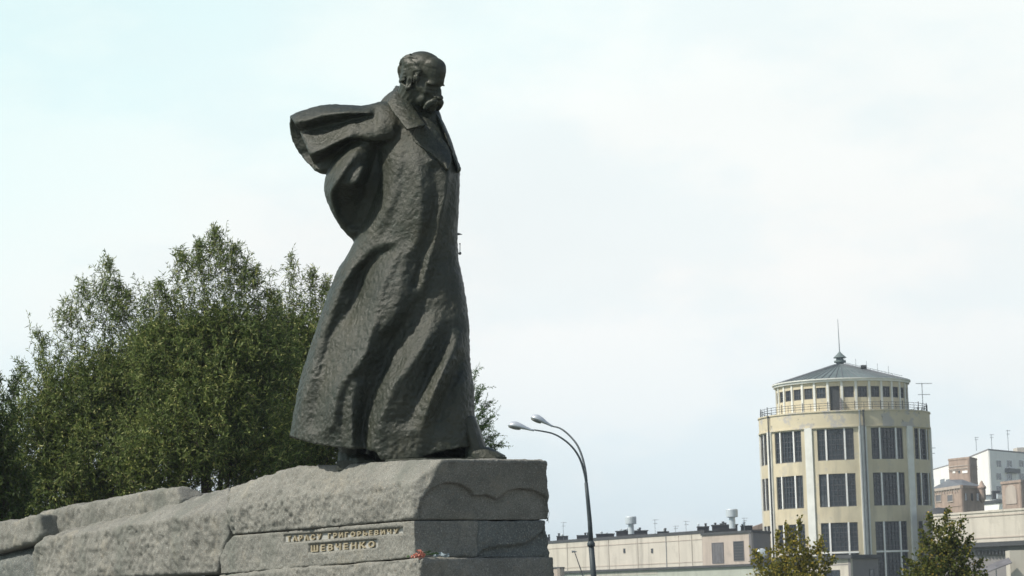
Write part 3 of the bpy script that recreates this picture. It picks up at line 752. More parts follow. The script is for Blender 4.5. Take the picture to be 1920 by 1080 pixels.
# ---- legs, shoes and cast plinth ---------------------------------------
def pts_mesh(groups, size, sm=2):
    mb = MB()
    for gpts in groups:
        h = hull_mesh(gpts); mb.add(get_co(h), [tuple(p.vertices) for p in h.polygons])
    return remesh(mb.mesh(), size, sm, .5)
def ring(x0, x1, y, Y, T, n=10): return [P((x0+x1)/2-(x1-x0)/2*math.cos(a), y, Y-T*math.sin(a)) for a in np.linspace(0, 2*math.pi, n, endpoint=False)]
def bronze_piece(name, groups, size=.014, lab=None):
    me = pts_mesh(groups, size); co = get_co(me); no = get_no(me)
    set_co(me, co+no*(fbm(co, 12, 3, .5, 8)*.008)[:, None]); o = part(me, name, BRONZE, statue, True)
    if lab: o['label'] = lab
    return o
# rear leg and shoe (left in the picture)
bronze_piece('trouser_leg', [ring(628, 704, 780, 29.98, .3)+ring(634, 688, 842, 30.06, .24)+ring(638, 684, 854, 30.08, .22)])
bronze_piece('shoe', [ring(634, 678, 846, 30.1, .22)+ring(633, 682, 858, 30.1, .26)+ring(632, 684, 867, 30.1, .27),
                      ring(652, 690, 851, 30.04, .2)+ring(652, 702, 859, 29.95, .24)+ring(652, 705, 869, 29.93, .25)], .013)
b = MB(); b.prism([P(631, 863.5, 29.84), P(684, 863.5, 29.7), P(707, 864, 29.68), P(707, 864, 30.2), P(631, 863.5, 30.4)], (0, 0, -.12)); b.build('sole', BRONZE, statue)
# front leg and shoe stepping to the right
bronze_piece('trouser_leg', [ring(858, 892, 780, 29.55, .2)+ring(868, 902, 828, 29.5, .2)+ring(876, 914, 843, 29.45, .2)])
bronze_piece('shoe', [ring(874, 908, 838, 29.45, .18)+ring(872, 925, 850, 29.42, .2)+ring(872, 930, 859, 29.42, .2),
                      ring(880, 918, 838, 29.42, .15)+ring(885, 934, 848.5, 29.38, .15)+ring(885, 948.5, 854, 29.36, .14)+ring(885, 948.5, 859.5, 29.36, .17)], .012)
b = MB(); b.prism([P(876, 857, 29.22), P(930, 856.5, 29.14), P(950, 856.5, 29.2), P(950, 856.5, 29.5), P(876, 857, 29.62)], (0, 0, -.05)); b.build('sole', BRONZE, statue)
# low cast plinth under coat and shoes
zt = P(800, 862, 28.9)[2]
b = MB(); q = [P(722, 862.5, 29.3), P(800, 860, 29.05), P(948, 860.5, 29.22), P(949, 861, 29.7), P(800, 866, 30.6), P(722, 864, 30.2)]
b.prism([p+np.array([0, 0, .01]) for p in q], (0, 0, -.22)); b.build('plinth_plate', BRONZE, statue)

# ================================================================== trees
def leaf_mat(name, stops, trans=.42):
    m = MT(name); g_ = m.n('ShaderNodeNewGeometry'); c = m.ramp(g_.outputs['Random Per Island'], stops)
    n = m.noise(1.4, 3); c = m.mix(m.ramp(n, [(.35, 0.), (.7, .5)]), c, m.mix(1.0, c, (1.25, 1.1, .75), 'MULTIPLY'))
    m.col(c); m.set(Roughness=.5); m.b.inputs['Specular IOR Level'].default_value = .22
    t = m.n('ShaderNodeBsdfTranslucent'); m.l(c, t.inputs[0]); x = m.n('ShaderNodeMixShader'); x.inputs[0].default_value = trans
    m.l(m.b.outputs[0], x.inputs[1]); m.l(t.outputs[0], x.inputs[2]); m.l(x.outputs[0], m.out.inputs[0]); return m.m
WILLOW = leaf_mat('willow_leaf', [(0, (.065, .108, .034)), (.5, (.135, .195, .062)), (.85, (.25, .315, .11)), (1, (.50, .52, .22))])
DARKW = leaf_mat('dark_willow_leaf', [(0, (.035, .065, .022)), (.6, (.065, .105, .032)), (1, (.13, .17, .06))])
FEATH = leaf_mat('feathery_leaf', [(0, (.07, .14, .06)), (1, (.15, .24, .10))])
LINDEN = leaf_mat('golden_linden_leaf', [(0, (.085, .105, .022)), (.5, (.19, .185, .036)), (.8, (.27, .25, .05)), (.94, (.38, .31, .06)), (1, (.60, .46, .09))])
LINDEN2 = leaf_mat('green_linden_leaf', [(0, (.055, .085, .02)), (.6, (.12, .145, .035)), (.93, (.22, .21, .05)), (1, (.42, .31, .07))])
BARK = mat_plain('bark', (.075, .062, .048), .9, .35, 14, bump=.6)

def unit(v): return v/(np.linalg.norm(v, axis=-1, keepdims=True)+1e-9)
def leaf_quads(base, d, length, width, rng, bend=.15):
    """one folded lens shaped leaf (a quad) for each row"""
    n = len(base); r = rng.normal(size=(n, 3)); side = unit(np.cross(d, r)); L = length[:, None]; W = width[:, None]
    up = np.cross(side, d)
    V = np.empty((n, 4, 3)); V[:, 0] = base; V[:, 1] = base+d*L*.42+side*W*.5; V[:, 2] = base+d*L+up*L*bend*rng.normal(size=(n, 1)); V[:, 3] = base+d*L*.42-side*W*.5
    return V
def make_tree(name, label, base, lobes, nshoots, mat, rng, shoot=(.5, 1.1), spacing=.028, leaf=(.12, .0175), up=.9, out_=.55, jit=.45, plumes=(), droop=.25, trunk_r=.16, group=None, spread=.9, thick_in=1.3, limbs=14):
    t = thing(name, base, label, 'tree', group)
    cs = np.array([l[0] for l in lobes]); rs = np.array([l[1] for l in lobes]); wts = rs.prod(1)**.75; wts = wts/wts.sum()
    k = rng.choice(len(lobes), nshoots, p=wts); dirs = unit(rng.normal(size=(nshoots, 3))); rad = rng.uniform(.12, 1, nshoots)**.42
    pos = cs[k]+dirs*rs[k]*rad[:, None]*.93
    outward = unit(dirs*np.array([1, 1, .7]))
    sd = unit(np.array([0, 0, 1])*up+outward*out_*rad[:, None]+rng.normal(size=(nshoots, 3))*jit)
    sl = rng.uniform(shoot[0], shoot[1], nshoots); inner = 1-rad
    pos = pos - sd*sl[:, None]*.55
    P0, D0, L0 = [pos], [sd], [sl]; INN = [inner]
    for (p, q, cnt, wd) in plumes:                       # feathery leaders rising out of the crown
        p, q = np.asarray(p), np.asarray(q); u = rng.uniform(0, 1, cnt)**.8
        b = p+(q-p)*u[:, None]+rng.normal(size=(cnt, 3))*wd*(1.05-u)[:, None]
        d_ = unit(unit(q-p)+rng.normal(size=(cnt, 3))*.5); ln = rng.uniform(.3, .75, cnt)*(1.1-u*.55)
        P0.append(b-d_*ln[:, None]*.5); D0.append(d_); L0.append(ln); INN.append(np.zeros(cnt))
        P0.append(p[None]); D0.append(unit(q-p)[None]); L0.append(np.array([np.linalg.norm(q-p)])); INN.append(np.zeros(1))
    pos = np.concatenate(P0); sd = np.concatenate(D0); sl = np.concatenate(L0); inner = np.concatenate(INN)
    cnts = np.maximum(4, (sl/spacing).astype(int)); idx = np.repeat(np.arange(len(sl)), cnts)
    u = np.concatenate([(np.arange(c)+rng.uniform(0, 1, c))/c for c in cnts])
    g_ = np.array([0, 0, -1.0])
    bend = unit(rng.normal(size=(len(sl), 3)))*.18
    curve = (bend[idx]+g_*droop*.6)*(u**2)[:, None]*sl[idx][:, None]
    b = pos[idx]+sd[idx]*(u*sl[idx])[:, None]+curve
    ld = unit(sd[idx]*.75+unit(rng.normal(size=(len(idx), 3)))*spread+g_*droop)
    ln = leaf[0]*rng.uniform(.65, 1.25, len(idx))*(1-.45*u**3); wd = leaf[1]*rng.uniform(.75, 1.25, len(idx))*(1+inner[idx]*thick_in)
    V = leaf_quads(b, ld, ln, wd, rng)
    me = quads_mesh('foliage', V.reshape(-1, 3), len(idx)); o = part(me, 'foliage', mat, t); o['kind'] = 'stuff'
    # twigs: a thin three sided rod for each shoot
    m_ = len(sl); a = pos; c = pos+sd*(sl*.5)[:, None]+(bend+g_*droop*.6)*.25*sl[:, None]; e_ = pos+sd*sl[:, None]+(bend+g_*droop*.6)*sl[:, None]
    s1 = unit(np.cross(sd, rng.normal(size=(m_, 3)))); Q = []
    for (p, q, r0, r1) in ((a, c, .0045, .003), (c, e_, .003, .001)):
        for ss in (s1, np.cross(s1, sd)):
            Q.append(np.stack([p-ss*r0, p+ss*r0, q+ss*r1, q-ss*r1], 1))
    Q = np.concatenate(Q); me = quads_mesh('twigs', Q.reshape(-1, 3), len(Q)); o = part(me, 'twigs', BARK, t); o['kind'] = 'stuff'
    # trunk and limbs
    rr_ = random.Random(int(rng.randint(1e6))); base = np.asarray(base); top = cs.mean(0); b0 = MB()
    fork = base+np.array([0, 0, max(.5, (top[2]-base[2])*.35)])
    b0.tube([base-[0, 0, .1], base*.5+fork*.5+[.05, .03, 0], fork], [trunk_r*1.25, trunk_r, trunk_r*.85], 10).build('trunk', BARK, t, True)
    for i in range(limbs):
        j = rng.choice(len(lobes), p=wts); tgt = cs[j]+unit(rng.normal(size=3))*rs[j]*.55
        mid = fork*.5+tgt*.5+np.array([0, 0, -.12*np.linalg.norm(tgt-fork)])+rng.normal(size=3)*.1
        L_ = catmull([fork, mid, tgt], 8); MB().tube(list(L_), list(np.linspace(trunk_r*.55, .012, 8)), 6).build('limb', BARK, t, True)
    return t
def lobe(x, y, rx, ry, Y, rz=None):
    k = Y/FPX; return (P(x, y, Y), np.array([rx*k, (rz or rx)*k, ry*k]))
def plume(x0, y0, x1, y1, Y, n, wd=.16): return (P(x0, y0, Y), P(x1, y1, Y), n, wd)
def gz(x, Y): p = P(x, 1000, Y); return np.array([p[0], p[1], 0])
W = 44.0; GW = 'willows behind the pedestal'
R_ = np.random.RandomState
make_tree('willow_tree', 'dark willow at the left edge, lowest and nearest of the willows', gz(-25, 41), [lobe(-40, 860, 75, 150, 41), lobe(0, 930, 60, 110, 41)], 620, DARKW, R_(1), leaf=(.13, .024), group=GW,
          plumes=[plume(-20, 760, -5, 700, 41, 24), plume(20, 800, 28, 705, 41, 20)], limbs=8)
make_tree('willow_tree', 'broad willow with two spires, second from the left', gz(150, 45), [lobe(200, 710, 68, 85, 45), lobe(130, 755, 80, 100, 45), lobe(50, 835, 85, 125, 45), lobe(190, 850, 120, 120, 45), lobe(260, 730, 70, 110, 45), lobe(110, 920, 120, 80, 45), lobe(275, 690, 70, 95, 45)], 2900, WILLOW, R_(2), group=GW,
          plumes=[plume(195, 650, 204, 484, 45, 150, .42), plume(160, 660, 158, 520, 45, 90, .36), plume(240, 640, 238, 540, 45, 70, .3), plume(110, 690, 124, 560, 45, 70, .34), plume(85, 690, 72, 620, 45, 40), plume(45, 740, 38, 675, 45, 26), plume(230, 590, 222, 530, 45, 30)])
make_tree('willow_tree', 'tallest willow, its crown rising to a ragged peak left of the statue', gz(400, W), [lobe(395, 640, 62, 90, W), lobe(330, 680, 75, 90, W), lobe(460, 670, 70, 95, W), lobe(400, 790, 140, 130, W), lobe(300, 850, 100, 110, W), lobe(490, 840, 90, 110, W), lobe(400, 700, 110, 120, W), lobe(350, 625, 60, 60, W), lobe(450, 620, 60, 60, W), lobe(505, 670, 55, 85, W), lobe(300, 670, 60, 85, W)], 3700, WILLOW, R_(3), group=GW,
          plumes=[plume(400, 590, 404, 430, W, 190, .50), plume(350, 600, 338, 468, W, 110, .4), plume(430, 590, 440, 462, W, 120, .42), plume(375, 520, 372, 452, W, 42), plume(305, 640, 298, 525, W, 80, .35), plume(470, 620, 482, 505, W, 100, .4), plume(503, 640, 507, 540, W, 60, .3), plume(275, 660, 272, 560, W, 50, .3), plume(455, 560, 462, 490, W, 30)])
make_tree('willow_tree', 'willow half hidden behind the hem of the bronze coat', gz(590, 46), [lobe(575, 650, 62, 85, 46), lobe(560, 760, 85, 110, 46), lobe(640, 790, 80, 95, 46), lobe(560, 860, 90, 70, 46), lobe(530, 640, 50, 80, 46)], 1700, WILLOW, R_(4), group=GW,
          plumes=[plume(550, 600, 546, 472, 46, 52, .14), plume(580, 600, 585, 500, 46, 48, .17), plume(605, 590, 612, 520, 46, 44), plume(530, 620, 524, 545, 46, 26)])
# feathery conifer-like tree behind the legs
FY = 41.0
make_tree('feathery_tree', 'feathery green tree showing its sprays right of the bronze coat', gz(820, FY), [lobe(800, 780, 42, 75, FY), lobe(785, 840, 50, 50, FY)], 300, FEATH, R_(6), leaf=(.075, .014), spacing=.015, limbs=5, trunk_r=.08, droop=.1,
          plumes=[plume(868, 765, 897, 688, FY, 11, .04), plume(868, 790, 906, 728, FY, 15, .05), plume(868, 815, 918, 752, FY, 24, .06), plume(868, 838, 926, 778, FY, 31, .07), plume(870, 850, 930, 815, FY, 28, .06), plume(870, 862, 940, 832, FY, 31, .05), plume(850, 850, 905, 800, FY, 28, .08)])
# young lindens in front of the round tower
LT = 'young lindens in front of the far buildings'
def linden(name_label, x, tops, lobes_, n, mat, seed, Y, **k):
    return make_tree('linden_tree', name_label, gz(x, Y), [lobe(*l, Y) for l in lobes_], n, mat, R_(seed), shoot=(.22, .5), spacing=.05, leaf=(.105, .072), up=.7, out_=.6, jit=.5, droop=.3, spread=1.0, thick_in=.3,
                     plumes=[plume(*p, Y, 12, .06) for p in tops], trunk_r=.06, group=LT, limbs=9, **k)
linden('yellowing young linden before the left side of the round tower', 1478, [(1498, 1010, 1500, 970), (1460, 1030, 1456, 990), (1535, 1040, 1540, 1008), (1425, 1060, 1416, 1030), (1478, 1020, 1476, 985), (1550, 1060, 1562, 1045)],
       [(1490, 1035, 34, 46), (1450, 1060, 40, 40), (1525, 1062, 38, 42), (1480, 1095, 80, 50), (1480, 1150, 65, 50)], 1000, LINDEN, 8, 70)
linden('dense green young linden at the right side of the round tower', 1765, [(1770, 985, 1776, 950), (1745, 1000, 1742, 962), (1800, 1000, 1802, 968), (1812, 1030, 1822, 1000), (1740, 1020, 1728, 990), (1715, 1060, 1700, 1045), (1828, 1060, 1842, 1050)],
       [(1770, 1005, 34, 38), (1790, 1040, 38, 40), (1750, 1045, 36, 42), (1765, 1085, 62, 45), (1720, 1090, 36, 35), (1815, 1095, 40, 40), (1765, 1150, 65, 50)], 1500, LINDEN2, 9, 68)
# ================================================================== distant buildings
PLASTER = MT('ochre_plaster'); m = PLASTER
c = m.ramp(m.noise(.35, 7, .65), [(.3, (.48, .43, .305)), (.7, (.60, .545, .40))])
c = m.mix(m.ramp(m.noise(1.0, 6, .6, (1, 1, .12)), [(.50, 0.), (.70, .65)]), c, (.34, .32, .25))
c = m.mix(m.ramp(m.noise(.55, 8, .68), [(.57, 0.), (.61, .6)]), c, (.43, .41, .35))
m.col(c); m.set(Roughness=.9); m.bump(m.noise(3, 6), .3, .05)
m = MT('worn_plaster'); c = m.ramp(m.noise(.5, 6, .6), [(.3, (.50, .455, .33)), (.7, (.58, .525, .385))])
c = m.mix(m.ramp(m.noise(.42, 8, .7), [(.53, 0.), (.58, .9)]), c, (.40, .39, .37))
c = m.mix(m.ramp(m.noise(1.1, 8, .7), [(.62, 0.), (.66, .9)]), c, (.16, .16, .15))
m.col(c); m.set(Roughness=.9)
mat_plain('white_paint', (.74, .76, .75), .6, .08, .8)
mat_plain('pale_pilaster', (.66, .68, .65), .8, .12, .6)
mat_plain('roof_copper', (.12, .155, .158), .6, .25, .5)
mat_plain('dark_metal', (.045, .05, .055), .6, .2, 3)
mat_plain('grey_metal', (.22, .25, .27), .5, .15, 3, metal=.3)
mat_plain('window_frame', (.055, .06, .068), .6, .1, 3)
mat_plain('beige_wall', (.50, .475, .42), .9, .08, .25, stain=0.75)
mat_plain('pink_wall', (.42, .37, .325), .9, .08, .4, stain=0.75)
mat_plain('grey_and_shade_wall', (.20, .195, .20), .9, .08, .4)  # plain grey parts, and shade put into the colour of some side walls
mat_plain('greenish_wall', (.36, .39, .35), .9, .1, .3, stain=0.75)
mat_plain('white_wall', (.84, .84, .82), .85, .05, .2, stain=0.3)
mat_plain('brick_wall', (.34, .265, .22), .9, .2, .9, stain=0.75)
mat_plain('slate_roof', (.13, .145, .16), .8, .2, .6)
mat_plain('tar_roof', (.055, .06, .066), .8, .2, .8)
mat_plain('chimney_brick', (.035, .037, .045), .9, .3, 2)
mat_plain('galvanised', (.50, .56, .60), .45, .1, 1, metal=.2)
mat_plain('shutter_grey', (.13, .13, .14), .7, .2, 1)
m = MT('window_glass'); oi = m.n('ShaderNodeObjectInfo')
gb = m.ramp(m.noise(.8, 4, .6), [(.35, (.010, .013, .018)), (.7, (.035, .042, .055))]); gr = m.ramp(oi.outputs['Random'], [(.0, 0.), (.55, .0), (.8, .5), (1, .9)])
m.col(m.mix(gr, gb, m.ramp(m.noise(.5, 5, .7), [(.4, (.02, .026, .034)), (.6, (.11, .125, .14))]))); m.set(Roughness=.12); m.b.inputs['Specular IOR Level'].default_value = .55  # random panes painted paler, as reflections put into the glass colour
m.bump(m.noise(.5, 2), .15, .05)
M = MATS
def wz(x, y, Y): return P(x, y, Y)[2]

# ---- the round tower ----------------------------------------------------
TC = P(1585, 850, 310.0); TR = 159*310/FPX; TYF = 310-TR
tower = thing('round_tower', (TC[0], TC[1], 0), 'round ochre tower with white pilasters, banks of tall windows and a low conical roof', 'tower')
def zf(y, x=1583, Y=None): return wz(x, y, TYF if Y is None else Y)
def cyl(a, r, z): a = math.radians(a); return (TC[0]+r*math.sin(a), TC[1]-r*math.cos(a), z)      # a: degrees right of the camera side
def curved_wall(mb, openings, r_out, r_in, a0, a1, zs, step=3.0):
    """openings: (aL, aR, z0, z1). outer skin with real recesses"""
    As = sorted(set([round(v, 3) for o in openings for v in o[:2]]+list(np.arange(a0, a1+.01, step))))
    As = [a for a in As if a0-.01 <= a <= a1+.01]; Zs = sorted(set([round(v, 3) for o in openings for v in o[2:]]+[round(z, 3) for z in zs]))
    def opn(i, j):
        if not (0 <= i < len(As)-1 and 0 <= j < len(Zs)-1): return False
        a, z = (As[i]+As[i+1])/2, (Zs[j]+Zs[j+1])/2
        return any(o[0] < a < o[1] and o[2] < z < o[3] for o in openings)
    def q(p): n = len(mb.v); mb.v += p; mb.f.append((n, n+1, n+2, n+3))
    for i in range(len(As)-1):
        for j in range(len(Zs)-1):
            A, B_, z0, z1 = As[i], As[i+1], Zs[j], Zs[j+1]
            if not opn(i, j): q([cyl(A, r_out, z0), cyl(B_, r_out, z0), cyl(B_, r_out, z1), cyl(A, r_out, z1)])
            else:
                if not opn(i-1, j): q([cyl(A, r_out, z0), cyl(A, r_in, z0), cyl(A, r_in, z1), cyl(A, r_out, z1)])
                if not opn(i+1, j): q([cyl(B_, r_in, z0), cyl(B_, r_out, z0), cyl(B_, r_out, z1), cyl(B_, r_in, z1)])
                if not opn(i, j-1): q([cyl(A, r_out, z0), cyl(B_, r_out, z0), cyl(B_, r_in, z0), cyl(A, r_in, z0)])
                if not opn(i, j+1): q([cyl(A, r_in, z1), cyl(B_, r_in, z1), cyl(B_, r_out, z1), cyl(A, r_out, z1)])
def arc_box(mb, a0, a1, r0, r1, z0, z1, step=3.0):
    n = max(1, int(math.ceil((a1-a0)/step))); As = np.linspace(a0, a1, n+1); V = []; F = []
    for a in As: V += [cyl(a, r0, z0), cyl(a, r1, z0), cyl(a, r1, z1), cyl(a, r0, z1)]
    for i in range(n):
        for k in range(4): F.append((i*4+k, i*4+(k+1) % 4, i*4+4+(k+1) % 4, i*4+4+k))
    if abs(a1-a0) < 359.9: F += [(0, 1, 2, 3)[::-1], tuple(n*4+k for k in range(4))]
    mb.add(V, F)
RW = TR-.12                                      # wall radius
rows = [(zf(862), zf(803)), (zf(949.5), zf(887.5)), (zf(1034), zf(979.5)), (zf(1104), zf(1037.5))]
ztop = zf(799); zb1 = zf(771)
bays = [-86, -50, -14, 22, 58, 94]
wins = []                                        # (aL, aR, z0, z1, kind)
for b_ in bays:
    for z0, z1 in rows:
        for lo, hi, kd in ((-12.2, -6.7, 0), (-5.6, 5.6, 1), (6.7, 12.2, 0)): wins.append((b_+lo, b_+hi, z0, z1, kd))
mb = MB(); curved_wall(mb, [w_[:4] for w_ in wins], RW, RW-.24, -104, 112, [0, ztop]); mb.build('wall', M['ochre_plaster'], tower)
mb = MB(); arc_box(mb, 112, 256, RW-.3, RW, 0, ztop, 6); mb.build('rear_wall', M['ochre_plaster'], tower)
mb = MB(); arc_box(mb, 0, 360, TR-.5, TR, ztop, zb1, 3); mb.build('parapet_band', M['worn_plaster'], tower)
mb = MB(); arc_box(mb, 0, 360, TR-3, TR+.12, zb1, zb1+.16, 3); arc_box(mb, 0, 360, TR-.4, TR+.1, ztop-.12, ztop+.06, 3); mb.build('cornice', M['worn_plaster'], tower)
# one window of each kind is built, the others share its mesh: panes and bars between white mullions
def win_mesh(half, hgt, nx, ny, R):
    """window built around angle 0 at z 0, in tower coordinates"""
    fr = MB(); gl = MB()
    def lc(a, r, z): a = math.radians(a); return (r*math.sin(a), -r*math.cos(a), z)
    def bx(mb, a0, a1, z0, z1, r0, r1): mb.add([lc(a0, r0, z0), lc(a1, r0, z0), lc(a1, r1, z0), lc(a0, r1, z0), lc(a0, r0, z1), lc(a1, r0, z1), lc(a1, r1, z1), lc(a0, r1, z1)],
                                          [(0, 1, 2, 3), (4, 7, 6, 5), (0, 4, 5, 1), (1, 5, 6, 2), (2, 6, 7, 3), (3, 7, 4, 0)])
    da = math.degrees(.07/R); db = math.degrees(.13/R)
    bx(fr, -half, -half+db, 0, hgt, R, R+.08); bx(fr, half-db, half, 0, hgt, R, R+.08); bx(fr, -half+db, half-db, 0, .14, R, R+.08); bx(fr, -half+db, half-db, hgt-.14, hgt, R, R+.08)
    for i in range(1, nx): a = -half+2*half*i/nx; bx(fr, a-da/2, a+da/2, .14, hgt-.14, R, R+.06)
    for j in range(1, ny): z = hgt*j/ny; bx(fr, -half+db, half-db, z-.04 if j != ny*2//3 else z-.08, z+.04, R, R+.05)
    bx(gl, -half, half, 0, hgt, R-.1, R)
    return fr.mesh('frame'), gl.mesh('pane')
cache = {}
for aL, aR, z0, z1, kd in wins:
    if not (-84 < (aL+aR)/2 < 84): 
        pass
    key = (kd, round(z1-z0, 2))
    if key not in cache: cache[key] = win_mesh((aR-aL)/2, z1-z0, 4 if kd else 2, 6, RW-.22)
    fr, gl = cache[key]; a = math.radians((aL+aR)/2)
    o = link(fr, 'window', M['window_frame'], tower); o.location = (0, 0, z0); o.rotation_euler = (0, 0, a)
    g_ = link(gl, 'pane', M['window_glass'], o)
for b_ in bays:                                  # white mullions between the windows of a bank
    for z0, z1 in rows:
        for s in (-1, 1):
            mb = MB(); arc_box(mb, b_+s*6.15-.55, b_+s*6.15+.55, RW-.2, RW+.03, z0, z1, 3); mb.build('mullion', M['white_paint'], tower)
    mb = MB(); arc_box(mb, b_-12.2, b_+12.2, RW-.3, RW+.05, rows[2][0]-.22, rows[2][0]-.02); mb.build('sill', M['white_paint'], tower)
for a in (-104, -68, -32, 4, 40, 76):
    mb = MB(); arc_box(mb, a-2.6, a+2.6, RW-.1, RW+.22, 0, ztop-.02, 2.6); mb.build('pilaster', M['pale_pilaster'] if a not in (4,) else M['pale_pilaster'], tower)
for a, mt in ((4.9, 'dark_metal'), (-66.6, 'dark_metal'), (2.4, 'grey_metal')):
    mb = MB(); mb.tube([cyl(a, RW+.34, 0), cyl(a, RW+.34, zb1-.1)], .09, 8); mb.tube([cyl(a, RW+.34, zb1-.1), cyl(a, TR+.2, zb1+.1)], .14, 8); mb.build('downpipe', M[mt], tower)
# upper drum set back behind the balcony
UR = 125*310/FPX; UC = TC.copy(); UC[0] = P(1578, 745, 310)[0]; UYF = 310-UR
def zu(y): return wz(1578, y, UYF)
_tc = TC.copy(); TC = UC
z0u, z1u = zb1+.1, zu(714.5); wz0, wz1 = zu(745), zu(724.5)
ops = []; uw = []
for k in range(30):
    a = -1.4+12*k; a = (a+180) % 360-180
    if abs(a+13.4) < 1: ops.append((a-4.4, a+4.4, z0u+.05, wz1+.1)); continue
    if -100 < a < 100: ops.append((a-4.3, a+4.3, wz0, wz1)); uw.append(a)
mb = MB(); curved_wall(mb, ops, UR-.2, UR-.38, -103.4, 103.4, [z0u, z1u], 3.0); mb.build('upper_wall', M['ochre_plaster'], tower)
mb = MB(); arc_box(mb, 103.4, 256.6, UR-.5, UR-.2, z0u, z1u, 6); mb.build('upper_rear_wall', M['ochre_plaster'], tower)
fr, gl = win_mesh(4.3, wz1-wz0, 3, 2, UR-.37)
for a in uw:
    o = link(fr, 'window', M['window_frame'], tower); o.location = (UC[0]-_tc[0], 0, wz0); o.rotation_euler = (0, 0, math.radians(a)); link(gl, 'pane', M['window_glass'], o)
for k in range(30):
    a = 4.6+12*k; a = (a+180) % 360-180
    if -100 < a < 100:
        mb = MB(); arc_box(mb, a-.95, a+.95, UR-.25, UR-.08, z0u, z1u-.02, 2); mb.build('pilaster', M['pale_pilaster'], tower)
a = -13.4; mb = MB(); arc_box(mb, a-4.4, a+4.4, UR-.5, UR-.4, z0u+.05, wz1+.1); mb.build('door', M['dark_metal'], tower)
mb = MB(); arc_box(mb, a+3.9, a+5.2, UR-.3, UR+.55, z0u+.05, wz0-.1); dl = mb.build('door_leaf', M['grey_and_shade_wall'], tower)
mb = MB(); arc_box(mb, 0, 360, UR-.6, UR+.12, z1u, z1u+.28, 3); arc_box(mb, 0, 360, UR-.7, UR+.3, z1u+.28, z1u+.42, 3); mb.build('eaves', M['pale_pilaster'], tower)
zap = wz(1576, 684, 310)
mb = MB(); n = 72; V = [cyl(360*k/n, UR+.26, z1u+.40) for k in range(n)]+[cyl(360*k/n, .9, zap) for k in range(n)]+[cyl(360*k/n, UR+.26, z1u+.30) for k in range(n)]
F = [(k, (k+1) % n, n+(k+1) % n, n+k) for k in range(n)]+[(2*n+k, 2*n+(k+1) % n, (k+1) % n, k) for k in range(n)]
mb.add(V, F); mb.build('roof', M['roof_copper'], tower, False)
mb = MB()
for k in range(60): mb.tube([cyl(6*k, UR+.26, z1u+.43), cyl(6*k, .9, zap+.03)], [.055, .03], 4)
o = mb.build('roof_seam', M['slate_roof'], tower); o['kind'] = 'stuff'
zc = wz(1576, 681, 310)
MB().lathe((TC[0], TC[1], zap-.3), [(.9, 0), (.5, .25), (.5, 1.0), (.45, 1.15)], 20).build('vent_neck', M['roof_copper'], tower, True)
MB().lathe((TC[0], TC[1], zap+.22), [(.5, 0), (.78, .1), (.78, .30), (.45, .40)], 20).build('vent_ring', M['roof_copper'], tower)
MB().lathe((TC[0], TC[1], zap+.88), [(.78, 0), (.86, .05), (.42, .45), (.10, .8), (.04, 1.0)], 20).build('vent_cap', M['roof_copper'], tower)
MB().tube([(TC[0], TC[1], zap+1.8), (TC[0]-.05, TC[1], wz(1572, 598, 310))], [.075, .03], 6).build('spire_rod', M['grey_metal'], tower)
# small fittings on the roof
pv = cyl(38, UR*.48, z1u+.42+(zap-z1u-.42)*.5)
MB().tube([pv, (pv[0], pv[1], pv[2]+.5)], .12, 8).tube([(pv[0]-.35, pv[1], pv[2]+.55), (pv[0]+.35, pv[1], pv[2]+.55)], .26, 8).build('roof_vent', M['dark_metal'], tower)
mb = MB()
for i in range(14):
    t = .08+.8*i/14; mb.tube([cyl(60, UR*t, z1u+.42+(zap-z1u-.42)*(1-t)+.02), cyl(60, UR*t, z1u+.42+(zap-z1u-.42)*(1-t)+.35+.9*(i % 3 == 0))], .025, 4)
mb.tube([cyl(60, UR*.05, zap+.3), cyl(60, UR*.98, z1u+.8)], .03, 4); mb.build('roof_wire', M['grey_metal'], tower)
TC = _tc
# balcony railing
mb = MB(); zr = zb1+.16
for k in range(60):
    a = 6*k; MB().tube([cyl(a, TR-.25, zr), cyl(a, TR-.25, zr+1.15 if k % 3 == 0 else zr+.95)], .055 if k % 3 == 0 else .03, 5).build('railing_post', M['dark_metal'], tower)
for zz in (.35, .65, .95):
    pts_ = [cyl(a, TR-.25, zr+zz) for a in range(0, 361, 4)]; MB().tube(pts_, .028, 4, False).build('railing_bar', M['dark_metal'], tower)
def tv_aerial(x, ytop, ybot, Y, label, bars=((0.05, 1.2), (.45, 1.0)), r=.04, group='rooftop aerials'):
    p0, p1 = P(x, ybot, Y), P(x, ytop, Y); p1[0] = p0[0]
    t = thing('tv_aerial', p0, label, 'aerial', group)
    MB().tube([p0, p1], r, 5).build('mast', M['grey_metal'], t)
    for f_, L_ in bars:
        z = p1[2]-(p1[2]-p0[2])*f_; MB().tube([(p0[0]-L_*.6, p0[1]-.1, z), (p0[0]+L_, p0[1]+.1, z)], r*.8, 4).build('crossbar', M['grey_metal'], t)
    return t
tv_aerial(1731, 718, 770, 306, 'tall aerial on the balcony of the round tower', ((.02, 1.3), (.42, 1.0)), .05)
tv_aerial(1748, 838, 878, 560, 'aerial just right of the round tower', ((.05, 1.0), (.3, .8)), .09)

